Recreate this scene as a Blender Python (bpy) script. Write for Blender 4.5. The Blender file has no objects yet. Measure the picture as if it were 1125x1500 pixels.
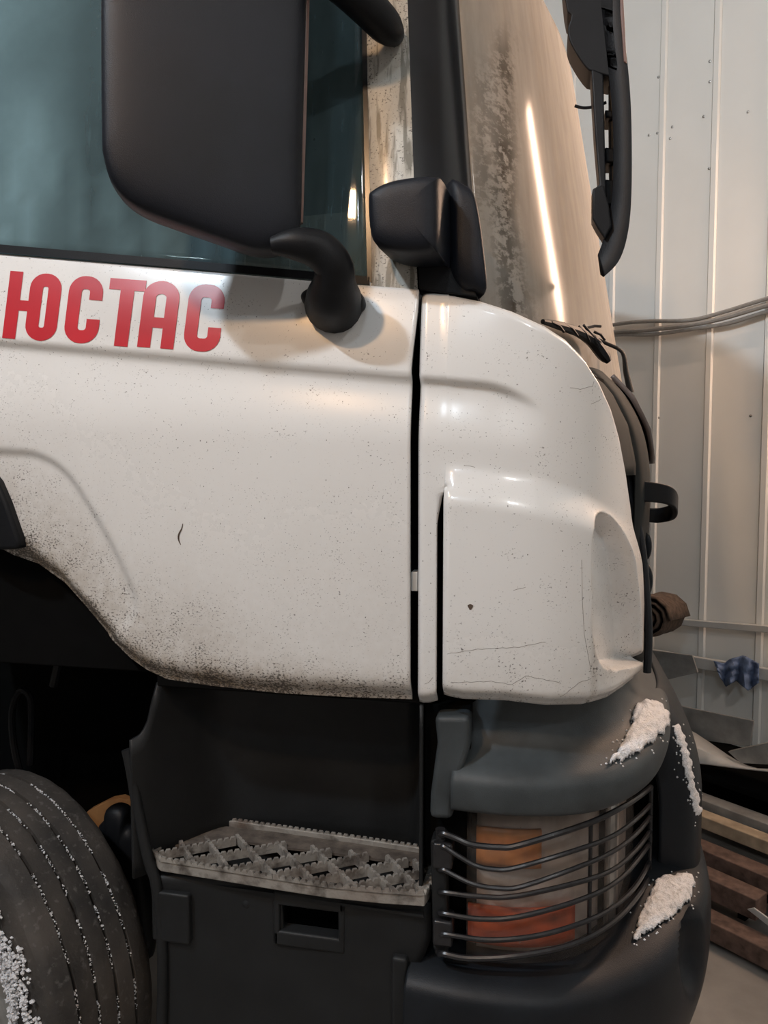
import bpy, bmesh, math, random
from mathutils import Vector, noise
from mathutils.bvhtree import BVHTree
random.seed(7)
S = bpy.context.scene
COL = S.collection
# ------------------------------------------------------------------ camera
F = 26/36*1500
CAM = Vector((0.26, -1.50, 1.85)); YAW = math.radians(12); PIT = math.radians(3.5)
fh = (-math.sin(YAW), math.cos(YAW))
RT = Vector((math.cos(YAW), math.sin(YAW), 0))
FW = Vector((fh[0]*math.cos(PIT), fh[1]*math.cos(PIT), -math.sin(PIT)))
UP = Vector((fh[0]*math.sin(PIT), fh[1]*math.sin(PIT), math.cos(PIT)))
cd = bpy.data.cameras.new('camera'); cam = bpy.data.objects.new('camera', cd); COL.objects.link(cam)
cam.location = CAM; cam.rotation_euler = (math.pi/2-PIT, 0, YAW)
cd.sensor_fit = 'VERTICAL'; cd.sensor_height = 36; cd.lens = 26; cd.clip_start = 0.02
S.camera = cam
# ------------------------------------------------------------------ world, exposure
S.view_settings.view_transform = 'Standard'; S.view_settings.look = 'None'
S.view_settings.gamma = 1; S.view_settings.use_curve_mapping = False
S.view_settings.exposure = 0.0
w = bpy.data.worlds.new('world'); S.world = w; w.use_nodes = True
w.node_tree.nodes['Background'].inputs[0].default_value = (.9, .88, .85, 1)
w.node_tree.nodes['Background'].inputs[1].default_value = 0.02
# hall frame: d runs along the clad wall, n points from it into the hall
W0 = Vector((1.11, 2.67, 0)); HD = Vector((-.769, .639, 0)).normalized(); HN = Vector((-HD.y, HD.x, 0))
def H(d, n, z): return W0 + HD*d + HN*n + Vector((0, 0, z))
HANG = math.atan2(HD.y, HD.x)
# lamps of the hall: (position, size, power, colour)
def lamp(name, loc, tgt, sx, sy, power, col):
    l = bpy.data.lights.new(name, 'AREA'); l.shape = 'RECTANGLE'; l.size = sx; l.size_y = sy; l.energy = power; l.color = col
    o = bpy.data.objects.new(name, l); COL.objects.link(o); o.location = loc
    o.rotation_euler = (Vector(tgt)-Vector(loc)).to_track_quat('-Z', 'Y').to_euler()
    return o
WHITE = (.80, .92, 1.03); WARM = (1, .62, .36); PINK = (1, .66, .46)
CEIL = [((-2.2, -2.5, 5.3), .30, .22, 190), ((-0.1, -4.6, 5.3), .25, .2, 34), ((2.3, -3.4, 5.3), .22, .2, 50)]
for p, sx, sy, pw in CEIL:
    lamp('ceiling_light', p, (.4, .9, 2.3), sx, sy, pw, WHITE if p[0] < 2 else (.97, .93, .88))
TUBE = H(-1.3, .16, 3.0)
lamp('tube_light', TUBE, (.4, .7, 2.3), 1.9, .07, 80, PINK).rotation_euler.rotate_axis('Z', math.pi/2)
_d = FW + RT*((497-562.5)/F) + UP*((750-297)/F); _n = Vector((0, -1, .11)).normalized()
_h = CAM + _d*((Vector((0, .060, 2.22))-CAM).dot(_n)/_d.dot(_n)); _r = (_d - _n*2*_d.dot(_n)).normalized()
FLOOD = _h + _r*3.1          # the lamp whose mirror image stands in the side pane
lamp('flood_light_rear', FLOOD, _h, .20, .15, 7, WARM)

# ------------------------------------------------------------------ projection helpers (layout only)
def proj(p):
    d = Vector(p)-CAM; f = d.dot(FW); return 562.5+F*d.dot(RT)/f, 750-F*d.dot(UP)/f
def ray(px, py): return FW + RT*((px-562.5)/F) + UP*((750-py)/F)
def PY(px, py, Y):
    r = ray(px, py); return CAM + r*((Y-CAM.y)/r.y)
def PZ(px, py, z):
    r = ray(px, py); return CAM + r*((z-CAM.z)/r.z)
def PL(px, py, pt, nm):
    r = ray(px, py); nm = Vector(nm); return CAM + r*((Vector(pt)-CAM).dot(nm)/r.dot(nm))
def PW(px, py, off):                       # onto a plane `off` in front of the clad wall
    return PL(px, py, W0+HN*off, HN)
def zat(X, Y, py):                         # height at plan point (X,Y) seen at picture row py
    k = (750-py)/F; d = Vector((X, Y, CAM.z))-CAM
    a, b = d.dot(UP), UP.z; c, e = d.dot(FW), FW.z
    return CAM.z + (k*c-a)/(b-k*e)
def lerp(a, b, t): return a+(b-a)*t
def ss(a, b, x):
    if a == b: return float(x > a)
    t = max(0, min(1, (x-a)/(b-a))); return t*t*(3-2*t)
def interp(tab, x):
    if x <= tab[0][0]: return tab[0][1]
    for (x0, y0), (x1, y1) in zip(tab, tab[1:]):
        if x <= x1: return lerp(y0, y1, (x-x0)/(x1-x0))
    return tab[-1][1]
def smooth(pts, n=8, closed=False):        # Catmull-Rom through points (tuples of any length)
    pts = [Vector(p) for p in pts]; N = len(pts); out = []
    rng = N if closed else N-1
    for i in range(rng):
        g = (lambda k: pts[k % N]) if closed else (lambda k: pts[max(0, min(N-1, k))])
        a, b, c, d = g(i-1), g(i), g(i+1), g(i+2)
        for j in range(n):
            t = j/n
            out.append(.5*((2*b)+(c-a)*t+(2*a-5*b+4*c-d)*t*t+(3*b-a-3*c+d)*t**3))
    if not closed: out.append(pts[-1])
    return out
# ------------------------------------------------------------------ materials
MATS = {}
def nodes(name):
    m = bpy.data.materials.new(name); m.use_nodes = True; nt = m.node_tree
    return m, nt, nt.nodes['Principled BSDF']
def nd(nt, t, **kw):
    n = nt.nodes.new(t)
    for k, v in kw.items():
        if k.startswith('i_'): n.inputs[k[2:].replace('_', ' ')].default_value = v
        else: setattr(n, k, v)
    return n
def ramp(nt, src, stops):
    r = nt.nodes.new('ShaderNodeValToRGB'); e = r.color_ramp.elements
    while len(e) < len(stops): e.new(.5)
    for q, (p, c) in zip(e, stops):
        q.position = p; q.color = (c, c, c, 1) if not isinstance(c, tuple) else (*c, 1)
    nt.links.new(src, r.inputs[0]); return r.outputs[0]
def mix(nt, fac, a, b):
    m = nt.nodes.new('ShaderNodeMix'); m.data_type = 'RGBA'
    for s, v in ((m.inputs['Factor'], fac), (m.inputs['A'], a), (m.inputs['B'], b)):
        if isinstance(v, (int, float)): s.default_value = v
        elif isinstance(v, tuple): s.default_value = (*v, 1)
        else: nt.links.new(v, s)
    return m.outputs['Result']
def mathn(nt, op, a, b=0.0):
    m = nt.nodes.new('ShaderNodeMath'); m.operation = op; m.use_clamp = True
    for s, v in zip(m.inputs, (a, b)):
        if isinstance(v, (int, float)): s.default_value = v
        else: nt.links.new(v, s)
    return m.outputs[0]
def coords(nt, scale=(1, 1, 1)):
    c = nt.nodes.new('ShaderNodeTexCoord'); mp = nt.nodes.new('ShaderNodeMapping')
    mp.inputs['Scale'].default_value = scale; nt.links.new(c.outputs['Object'], mp.inputs[0]); return mp.outputs[0]
def noi(nt, scale, detail=4, stretch=(1, 1, 1), rough=.55):
    n = nd(nt, 'ShaderNodeTexNoise'); n.inputs['Scale'].default_value = scale; n.inputs['Detail'].default_value = detail
    n.inputs['Roughness'].default_value = rough
    nt.links.new(coords(nt, stretch), n.inputs[0]); return n.outputs[0]
def bump(nt, b, h, s, dist=.002):
    n = nd(nt, 'ShaderNodeBump'); n.inputs['Strength'].default_value = s; n.inputs['Distance'].default_value = dist
    nt.links.new(h, n.inputs['Height']); nt.links.new(n.outputs[0], b.inputs['Normal'])
def simple(name, col, rough=.5, metal=0, var=.15, vs=20, grain=0, gs=400, spec=.5, coat=0):
    m, nt, b = nodes(name)
    f = noi(nt, vs, 5)
    dark = tuple(c*(1-var) for c in col); lite = tuple(min(1, c*(1+var)) for c in col)
    nt.links.new(mix(nt, ramp(nt, f, [(.3, 0.), (.7, 1.)]), dark, lite), b.inputs['Base Color'])
    b.inputs['Roughness'].default_value = rough; b.inputs['Metallic'].default_value = metal
    b.inputs['Specular IOR Level'].default_value = spec; b.inputs['Coat Weight'].default_value = coat
    if grain: bump(nt, b, noi(nt, gs, 2), grain, .0015)
    MATS[name] = m; return m
def dots(nt, scale, r0, r1, stretch=(1, 1, 1)):      # scattered specks, 1 inside a speck
    v = nd(nt, 'ShaderNodeTexVoronoi'); v.inputs['Scale'].default_value = scale
    nt.links.new(coords(nt, stretch), v.inputs[0])
    return ramp(nt, v.outputs['Distance'], [(r0, 1.), (r1, 0.)]), v
def paint(name, col=(.80, .80, .79), dirtcol=(.30, .235, .165), runs=False):
    m, nt, b = nodes(name)
    at = nd(nt, 'ShaderNodeAttribute', attribute_name='dirt'); d = at.outputs['Fac']
    # thin brown road film, denser where the mud was thrown up
    n1 = noi(nt, 7, 6, (1, 1, .5)); n2 = noi(nt, 60, 5)
    film = mathn(nt, 'MULTIPLY', d, ramp(nt, mathn(nt, 'ADD', mathn(nt, 'MULTIPLY', n1, .5), mathn(nt, 'MULTIPLY', n2, .5)), [(.30, .35), (.58, 1.)]))
    film = mathn(nt, 'ADD', film, ramp(nt, noi(nt, 2.2, 5), [(.25, 0.), (.9, .07)]))
    # fine speckle
    nn = mathn(nt, 'ADD', mathn(nt, 'MULTIPLY', noi(nt, 190, 4, (1, 1, 1.3), .6), .75), mathn(nt, 'MULTIPLY', noi(nt, 16, 4), .25))
    s1 = ramp(nt, mathn(nt, 'ADD', nn, mathn(nt, 'MULTIPLY', d, .17)), [(.62, 0.), (.69, .9)])
    s3, v3 = dots(nt, 150, .10, .17); s3 = mathn(nt, 'MULTIPLY', s3, ramp(nt, v3.outputs['Color'], [(.62, 0.), (.64, .75)]))
    s3 = mathn(nt, 'MULTIPLY', s3, ramp(nt, noi(nt, 4.5, 4), [(.40, 0.), (.60, 1.)]))
    s1 = mathn(nt, 'MAXIMUM', s1, s3)
    s2, v2 = dots(nt, 62, .05, .085, (1, 1, .8)); th2 = ramp(nt, v2.outputs['Color'], [(.45, 0.), (.47, 1.)])
    s2 = mathn(nt, 'MULTIPLY', s2, th2)
    s2 = mathn(nt, 'MULTIPLY', s2, ramp(nt, noi(nt, 3.5, 3), [(.36, 0.), (.52, .9)]))
    c = mix(nt, film, col, dirtcol)
    c = mix(nt, s1, c, (.05, .04, .03)); c = mix(nt, s2, c, (.06, .05, .045))
    if runs:
        c = mix(nt, ramp(nt, noi(nt, 17, 5, (3.2, 3.2, .30), .5), [(.51, 0.), (.60, .8)]), c, (.13, .12, .09))
    nt.links.new(c, b.inputs['Base Color'])
    nt.links.new(ramp(nt, film, [(0, .22), (.6, .6)]), b.inputs['Roughness'])
    b.inputs['Coat Weight'].default_value = .55; b.inputs['Coat Roughness'].default_value = .10
    bump(nt, b, s2, .3, .001)
    MATS[name] = m; return m
M_PAINT = paint('white_paint')
M_PILLAR = paint('dirty_pillar_paint', (.66, .65, .60), (.30, .27, .21), True)
M_RED = simple('red_vinyl', (.52, .018, .03), .3, 0, .08, 6, coat=.4)
M_BLACK = simple('black_plastic', (.008, .009, .011), .45, 0, .2, 9, .25, 520, spec=.2)
M_MIRROR = simple('mirror_housing_plastic', (.008, .010, .015), .42, 0, .25, 5, .35, 600, spec=.24)
M_GLOSSB = simple('gloss_black', (.010, .011, .014), .22, 0, .2, 12)
M_DARK = simple('deep_black', (.004, .004, .004), .9, spec=.05)
M_GREY = simple('grey_bumper_plastic', (.011, .0135, .017), .44, 0, .28, 6, .3, 420, spec=.25)
M_GREYL = simple('pale_bumper_plastic', (.046, .054, .058), .5, 0, .3, 10, .3, 420, spec=.35)  # brow and end piece: a paler grey than the lower bumper
M_STEPP = simple('step_panel_plastic', (.013, .014, .015), .5, 0, .3, 5, .25, 300, spec=.3)
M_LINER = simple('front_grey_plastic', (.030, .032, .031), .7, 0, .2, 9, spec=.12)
M_FLAP = simple('front_flap_shade_tone', (.15, .12, .11), .32, 0, .12, 5, coat=.3)  # brownish grey: shade and warm light put into the flap's colour
M_EDGESHEEN = simple('warm_edge_sheen', (.20, .12, .10), .4)  # brown painted in for the warm lamp sheen on the mirror edges
M_BAR = simple('black_steel_bar', (.022, .022, .024), .30, .2, .3, 60)
M_CHROME = simple('galvanised_steel', (.45, .44, .42), .35, .8, .3, 20)
M_CABLE = simple('grey_cable', (.30, .29, .27), .6, 0, .15, 30)
M_CONC = simple('concrete_floor', (.27, .255, .235), .75, 0, .25, 4, .3, 120)
M_WALLW = simple('white_wall_steel', (.86, .865, .83), .42, 0, .05, 1.2)
M_WALLO = simple('hall_wall', (.70, .69, .67), .7)
M_CEIL = simple('hall_ceiling', (.68, .67, .66), .8)
M_RUSTB = simple('rusty_beam', (.16, .105, .085), .65, .2, .45, 25, .4, 150)
M_WOOD = simple('pale_timber', (.42, .33, .23), .7, 0, .3, 14)
M_PLANK = simple('orange_plank', (.55, .33, .16), .7, 0, .2, 14)
M_SHEET = simple('pale_sheet_metal', (.55, .56, .55), .45, .1, .12, 6)
M_SHEETG = simple('grey_sheet_metal', (.30, .30, .29), .5, .2, .3, 9)
M_MAT = simple('brown_felt', (.085, .058, .042), .95, 0, .5, 40, .8, 200)
M_RAG = simple('blue_rag_cloth', (.17, .23, .37), .9, 0, .4, 25, .5, 150)
M_RUN = simple('grey_brown_grime', (.16, .14, .115), .8, 0, .3, 60)
M_SEAT = simple('beige_seat_fabric', (.42, .40, .34), .9)
M_LENSW = simple('lamp_reflector', (.78, .72, .66), .35, .2, .2, 18)
M_AMBER = simple('amber_lens', (.80, .34, .12), .3, 0, .25, 22)
M_ORANGE = simple('orange_red_lens', (.72, .14, .05), .3, 0, .3, 22)
def lightmat(name, col, st):
    m, nt, b = nodes(name); b.inputs['Base Color'].default_value = (*col, 1)
    b.inputs['Emission Color'].default_value = (*col, 1); b.inputs['Emission Strength'].default_value = st
    f = noi(nt, 5); nt.links.new(ramp(nt, f, [(0, .35), (1, .45)]), b.inputs['Roughness']); return m
M_LAMPW = lightmat('lamp_diffuser', WHITE, 40)
M_LAMPO = lightmat('flood_lamp_glass', (1, .60, .30), 260)
M_LAMPF = lightmat('lamp_tube_glass', PINK, 30)
def snowmat():
    m, nt, b = nodes('snow'); b.inputs['Base Color'].default_value = (.86, .87, .89, 1); b.inputs['Roughness'].default_value = .7
    b.inputs['Subsurface Weight'].default_value = .0
    nt.links.new(mix(nt, ramp(nt, noi(nt, 90, 5), [(.25, 0.), (.5, 1.)]), (.55, .55, .55), (.9, .9, .92)), b.inputs['Base Color'])
    bump(nt, b, noi(nt, 260, 5), 1, .006); return m
M_SNOW = snowmat()
def stepmat():
    m, nt, b = nodes('dirty_step_metal')
    c = mix(nt, ramp(nt, noi(nt, 26, 6), [(.34, 0.), (.56, 1.)]), (.11, .095, .083), (.34, .32, .29))
    c = mix(nt, ramp(nt, noi(nt, 5, 4), [(.5, 0.), (.7, .5)]), c, (.20, .135, .10))
    nt.links.new(c, b.inputs['Base Color']); b.inputs['Roughness'].default_value = .6; b.inputs['Metallic'].default_value = .25
    bump(nt, b, noi(nt, 150, 5), .5, .003); return m
M_STEP = stepmat()
M_STEPD = simple('grimy_step_plate', (.11, .09, .075), .7, .1, .5, 30, .5, 150)
def rubbermat():
    m, nt, b = nodes('dirty_tyre_rubber')
    c = mix(nt, ramp(nt, noi(nt, 5, 6), [(.35, 0.), (.7, 1.)]), (.020, .019, .018), (.075, .064, .055))
    c = mix(nt, ramp(nt, noi(nt, 55, 5), [(.58, 0.), (.72, .5)]), c, (.17, .16, .15))
    nt.links.new(c, b.inputs['Base Color']); b.inputs['Roughness'].default_value = .75
    bump(nt, b, noi(nt, 120, 5), .5, .003); return m
M_TYRE = rubbermat()
def glassmat(name, tint, dust, streak, lo, hi, trans=.5, tcol=(.72, .80, .78)):
    """dirty pane: reflecting glass, partly see-through, with a film of dust or painted reflection"""
    m, nt, b = nodes(name); out = nt.nodes['Material Output']
    b.inputs['Base Color'].default_value = (*tint, 1); b.inputs['Roughness'].default_value = .04; b.inputs['Specular IOR Level'].default_value = .6
    tr = nd(nt, 'ShaderNodeBsdfTransparent'); tr.inputs[0].default_value = (*tcol, 1)
    m1 = nd(nt, 'ShaderNodeMixShader'); m1.inputs[0].default_value = trans
    nt.links.new(b.outputs[0], m1.inputs[1]); nt.links.new(tr.outputs[0], m1.inputs[2])
    df = nd(nt, 'ShaderNodeBsdfDiffuse'); 
    nt.links.new(mix(nt, noi(nt, 20, 4), tuple(c*.8 for c in dust), dust), df.inputs[0])
    st = noi(nt, 9, 7, streak, .6); st2 = noi(nt, 2.5, 4)
    at = nd(nt, 'ShaderNodeAttribute', attribute_name='dirt')
    f = mathn(nt, 'ADD', mathn(nt, 'MULTIPLY', st, .65), mathn(nt, 'MULTIPLY', st2, .35))
    f = ramp(nt, f, [(.3, lo), (.72, hi)])
    f = mathn(nt, 'MAXIMUM', f, at.outputs['Fac'])
    sp, v = dots(nt, 38, .05, .09, (1, 1, .45)); sp = mathn(nt, 'MULTIPLY', sp, ramp(nt, v.outputs['Color'], [(.66, 0.), (.68, .8)]))
    f = mathn(nt, 'MAXIMUM', f, mathn(nt, 'MULTIPLY', sp, .6))
    m2 = nd(nt, 'ShaderNodeMixShader'); nt.links.new(f, m2.inputs[0])
    nt.links.new(m1.outputs[0], m2.inputs[1]); nt.links.new(df.outputs[0], m2.inputs[2])
    nt.links.new(m2.outputs[0], out.inputs[0]); return m
M_SIDEGL = glassmat('side_window_glass', (.010, .016, .018), (.25, .40, .45), (9, 9, .12), .10, .26, .35)  # teal film: dust with the hall's reflection put into its colour
def screenmat():
    m, nt, b = nodes('windscreen_glass'); out = nt.nodes['Material Output']
    b.inputs['Base Color'].default_value = (.014, .018, .016, 1); b.inputs['Roughness'].default_value = .13; b.inputs['Specular IOR Level'].default_value = .6
    tr = nd(nt, 'ShaderNodeBsdfTransparent'); tr.inputs[0].default_value = (.72, .80, .76, 1)
    m1 = nd(nt, 'ShaderNodeMixShader'); m1.inputs[0].default_value = .3
    nt.links.new(b.outputs[0], m1.inputs[1]); nt.links.new(tr.outputs[0], m1.inputs[2])
    at = nd(nt, 'ShaderNodeAttribute', attribute_name='dirt')
    mud = mathn(nt, 'MULTIPLY', at.outputs['Fac'], ramp(nt, mathn(nt, 'ADD', mathn(nt, 'MULTIPLY', noi(nt, 42, 6, (1, 1, 1.5), .7), .6), mathn(nt, 'MULTIPLY', noi(nt, 9, 4, (2, 2, .5)), .4)), [(.45, 0.), (.52, 1.)]))
    df = nd(nt, 'ShaderNodeBsdfDiffuse')
    nt.links.new(mix(nt, mud, (.60, .545, .48), (.075, .058, .042)), df.inputs[0])
    film = ramp(nt, mathn(nt, 'ADD', mathn(nt, 'MULTIPLY', noi(nt, 8, 6, (4, 4, .35)), .6), mathn(nt, 'MULTIPLY', noi(nt, 3, 4), .4)), [(.3, .46), (.7, .72)])
    f = mathn(nt, 'MAXIMUM', film, mathn(nt, 'MULTIPLY', mud, .9))
    m2 = nd(nt, 'ShaderNodeMixShader'); nt.links.new(f, m2.inputs[0])
    nt.links.new(m1.outputs[0], m2.inputs[1]); nt.links.new(df.outputs[0], m2.inputs[2]); nt.links.new(m2.outputs[0], out.inputs[0]); return m
M_SCREEN = screenmat()
M_COVER = glassmat('headlamp_cover_glass', (.03, .03, .03), (.35, .31, .28), (4, 4, .6), .03, .14, .90, (.95, .93, .92))

# ------------------------------------------------------------------ mesh helpers
def ob(name, V, Fc, mat, parent=None, sharp=38, dirt=None, solid=0, bevel=0, subsurf=0):
    me = bpy.data.meshes.new(name); me.from_pydata([tuple(v) for v in V], [], Fc); me.validate()
    bm = bmesh.new(); bm.from_mesh(me); bmesh.ops.recalc_face_normals(bm, faces=bm.faces)
    bm.to_mesh(me); bm.free()
    me.shade_smooth(); me.set_sharp_from_angle(angle=math.radians(sharp))
    me.materials.append(mat)
    if dirt is not None:
        a = me.attributes.new('dirt', 'FLOAT', 'POINT')
        for i, q in enumerate(dirt): a.data[i].value = q
    o = bpy.data.objects.new(name, me); COL.objects.link(o)
    if bevel:
        b = o.modifiers.new('bevel', 'BEVEL'); b.width = bevel; b.segments = 3; b.limit_method = 'ANGLE'; b.angle_limit = math.radians(35)
    if solid:
        s = o.modifiers.new('thickness', 'SOLIDIFY'); s.thickness = solid; s.offset = -1
    if subsurf:
        s = o.modifiers.new('smooth', 'SUBSURF'); s.levels = subsurf; s.render_levels = subsurf
    if parent: attach(o, parent)
    return o
def attach(o, parent):
    o.parent = parent
    o.location = -parent.location if parent.type == 'EMPTY' else (0, 0, 0)
def tag(o, label, cat, group=None, kind=None):
    if kind: o['kind'] = kind
    if label: o['label'] = label
    if cat: o['category'] = cat
    if group: o['group'] = group
    return o
def struct(o): o['kind'] = 'structure'; return o
def recentre(o):                                         # origin to the thing's base
    vs = [v.co for v in o.data.vertices]
    c = Vector((sum(v.x for v in vs)/len(vs), sum(v.y for v in vs)/len(vs), min(v.z for v in vs)))
    for v in o.data.vertices: v.co -= c
    o.location = c; return o
def thing(name, label, cat, loc, group=None):
    o = bpy.data.objects.new(name, None); COL.objects.link(o); o.location = loc; o.empty_display_size = .1
    return tag(o, label, cat, group)
def grid(name, P, mat, parent=None, skip=None, **kw):    # P[i][j] points
    n, m = len(P), len(P[0]); V = [p for r in P for p in r]
    Fc = [(i*m+j, (i+1)*m+j, (i+1)*m+j+1, i*m+j+1) for i in range(n-1) for j in range(m-1) if not (skip and skip(i, j))]
    return ob(name, V, Fc, mat, parent, **kw)
def tube_mesh(path, r, n=10, flat=(1, 1)):
    path = [Vector(p) for p in path]; rs = r if isinstance(r, (list, tuple)) else [r]*len(path)
    V, Fc = [], []; prev = None
    for i, p in enumerate(path):
        t = (path[min(i+1, len(path)-1)]-path[max(i-1, 0)]).normalized()
        if prev is None: a = t.orthogonal().normalized()
        else: a = (prev - t*prev.dot(t)); a = a.normalized() if a.length > 1e-6 else t.orthogonal().normalized()
        b = t.cross(a); prev = a
        for k in range(n):
            q = 2*math.pi*k/n; V.append(p + a*(math.cos(q)*rs[i]*flat[0]) + b*(math.sin(q)*rs[i]*flat[1]))
        if i: Fc += [((i-1)*n+k, (i-1)*n+(k+1) % n, i*n+(k+1) % n, i*n+k) for k in range(n)]
    Fc.append(tuple(range(n))); Fc.append(tuple((len(path)-1)*n+k for k in range(n)))
    return V, Fc
def tube(name, path, r, mat, parent=None, n=10, sm=0, flat=(1, 1), **kw):
    if sm:
        if isinstance(r, (list, tuple)):
            q = smooth([(*p, rr) for p, rr in zip(path, r)], sm); path = [v[:3] for v in q]; r = [v[3] for v in q]
        else: path = smooth(path, sm)
    V, Fc = tube_mesh(path, r, n, flat); return ob(name, V, Fc, mat, parent, **kw)
def box_mesh(lo, hi):
    x0, y0, z0 = lo; x1, y1, z1 = hi
    V = [(x, y, z) for x in (x0, x1) for y in (y0, y1) for z in (z0, z1)]
    return V, [(0, 1, 3, 2), (4, 6, 7, 5), (0, 4, 5, 1), (2, 3, 7, 6), (0, 2, 6, 4), (1, 5, 7, 3)]
def box(name, lo, hi, mat, parent=None, bevel=.004, **kw):
    V, Fc = box_mesh(lo, hi); return ob(name, V, Fc, mat, parent, bevel=bevel, **kw)
def prism(name, outline, axis, mat, parent=None, bevel=.004, **kw):   # outline: 3D points, pushed along a vector
    n = len(outline); a = Vector(axis)
    V = [Vector(p) for p in outline]+[Vector(p)+a for p in outline]
    Fc = [tuple(range(n)), tuple(range(2*n-1, n-1, -1))]+[(k, (k+1) % n, n+(k+1) % n, n+k) for k in range(n)]
    return ob(name, V, Fc, mat, parent, bevel=bevel, **kw)
def puff(name, outline, nrm, front, back, mat, parent=None, power=2.6, rings=9, **kw):
    """closed body with the given outline (3D loop), rounded towards front and back"""
    pts = [Vector(p) for p in outline]; c = sum(pts, Vector())/len(pts); nrm = Vector(nrm).normalized(); N = len(pts)
    V, Fc = [], []
    seq = []
    for k in range(rings+1): s = 1-(k/rings); seq.append((s, -1))
    lv = [(math.sin(math.pi/2*k/rings), -1) for k in range(1, rings+1)]+[(math.sin(math.pi/2*k/rings), 1) for k in range(rings-1, 0, -1)]
    for s, sd in lv:
        h = (1-s**power)**(1/power); d = nrm*(h*front) if sd < 0 else -nrm*(h*back)
        for p in pts: V.append(c+(p-c)*s+d)
    R = len(lv)
    for i in range(R-1): Fc += [(i*N+k, i*N+(k+1) % N, (i+1)*N+(k+1) % N, (i+1)*N+k) for k in range(N)]
    V.append(c+nrm*front); V.append(c-nrm*back); a, b = len(V)-2, len(V)-1
    Fc += [(a, (k+1) % N, k) for k in range(N)]+[(b, (R-1)*N+k, (R-1)*N+(k+1) % N) for k in range(N)]
    return ob(name, V, Fc, mat, parent, sharp=50, **kw)
def bvh(o):
    me = o.data; return BVHTree.FromPolygons([v.co.copy() for v in me.vertices], [tuple(p.vertices) for p in me.polygons])
def cast(tree, px, py):
    h = tree.ray_cast(CAM, ray(px, py).normalized()); return (h[0], h[1]) if h[0] is not None else (None, None)

# ================================================================== THE HALL
fl = box('floor', (-11, -11, -.1), (9, 12, 0), M_CONC, bevel=0); struct(fl)
def hbox(name, d0, d1, n0, n1, z0, z1, mat, parent=None, bevel=.0):
    V = [H(d, n, z) for d in (d0, d1) for n in (n0, n1) for z in (z0, z1)]
    return ob(name, V, [(0, 1, 3, 2), (4, 6, 7, 5), (0, 4, 5, 1), (2, 3, 7, 6), (0, 2, 6, 4), (1, 5, 7, 3)], mat, parent, bevel=bevel)
DW0, DW1, HZ = -5.1, 7.8, 6.0
wf = struct(hbox('wall_front', DW0, DW1, -.25, -.021, 0, HZ, M_WALLW))
struct(hbox('wall_back', DW0, DW1, 9.5, 9.7, 0, HZ, M_WALLO))
struct(hbox('wall_right', DW0-.2, DW0, -.25, 9.7, 0, HZ, M_WALLO))
struct(hbox('wall_left', DW1, DW1+.2, -.25, 9.7, 0, HZ, M_WALLO))
struct(hbox('ceiling', DW0-.2, DW1+.2, -.25, 9.7, HZ, HZ+.2, M_CEIL))
PITCH = .30
V = [Vector((d, n, z)) for d in (.022, PITCH-.022) for n in (-.02, 0) for z in (0, HZ)]
pan = bpy.data.meshes.new('cladding_panel'); pan.from_pydata(V, [], [(0, 1, 3, 2), (4, 6, 7, 5), (0, 4, 5, 1), (2, 3, 7, 6), (0, 2, 6, 4), (1, 5, 7, 3)])
pan.materials.append(M_WALLW)
prof = [(-.024, -.02), (-.020, .0), (-.013, .011), (.013, .011), (.020, .0), (.024, -.02)]
V = [(d, n, z) for z in (0, HZ) for d, n in prof]; q = len(prof)
rib = bpy.data.meshes.new('cladding_rib'); rib.from_pydata(V, [], [(k, k+1, q+k+1, q+k) for k in range(q-1)]+[tuple(range(q)), tuple(range(2*q-1, q-1, -1)), (q-1, 0, q, 2*q-1)])
rib.materials.append(M_WALLW)
for me in (pan, rib):
    b_ = bmesh.new(); b_.from_mesh(me); bmesh.ops.recalc_face_normals(b_, faces=b_.faces); b_.to_mesh(me); b_.free()
rotm = HANG
for k in range(-17, 26):
    for me, nm in ((pan, 'cladding_panel'), (rib, 'cladding_rib')):
        o = bpy.data.objects.new(nm, me); COL.objects.link(o); o.parent = wf
        o.location = H(k*PITCH, 0, 0); o.rotation_euler = (0, 0, rotm)
# screws on the cladding
for i, (px, py) in enumerate([(963, 195), (1040, 90), (1040, 120), (1031, 171), (951, 198), (985, 186), (982, 203), (1096, 164), (1039, 247), (965, 113), (965, 612), (1100, 609)]):
    c = PW(px, py, .0); base = .011 if min(abs(((c-W0).dot(HD)) % PITCH), PITCH-abs(((c-W0).dot(HD)) % PITCH)) < .016 else 0
    c = c+HN*base; V, Fc = tube_mesh([c, c+HN*.004, c+HN*.006], [.007, .007, .003], 8)
    ob('screw', V, Fc, M_CHROME, wf)

# lamps of the hall
LL = ['largest and brightest white ceiling lamp above the truck door side', 'medium white ceiling lamp straight out from the door lettering', 'smallest white ceiling lamp out beyond the truck nose']
for p, sx, sy, pw in CEIL:
    t = thing('ceiling_lamp', LL.pop(0), 'lamp', (p[0], p[1], p[2]+.04), 'ceiling lamps of the hall')
    box('housing', (p[0]-sx/2-.03, p[1]-sy/2-.03, p[2]+.035), (p[0]+sx/2+.03, p[1]+sy/2+.03, p[2]+.12), M_SHEET, t)
    box('diffuser', (p[0]-sx/2, p[1]-sy/2, p[2]+.01), (p[0]+sx/2, p[1]+sy/2, p[2]+.034), M_LAMPW, t)
    for s in (-1, 1): tube('hanger', [(p[0]+s*sx*.4, p[1], p[2]+.12), (p[0]+s*sx*.4, p[1], HZ)], .006, M_CHROME, t)

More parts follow.
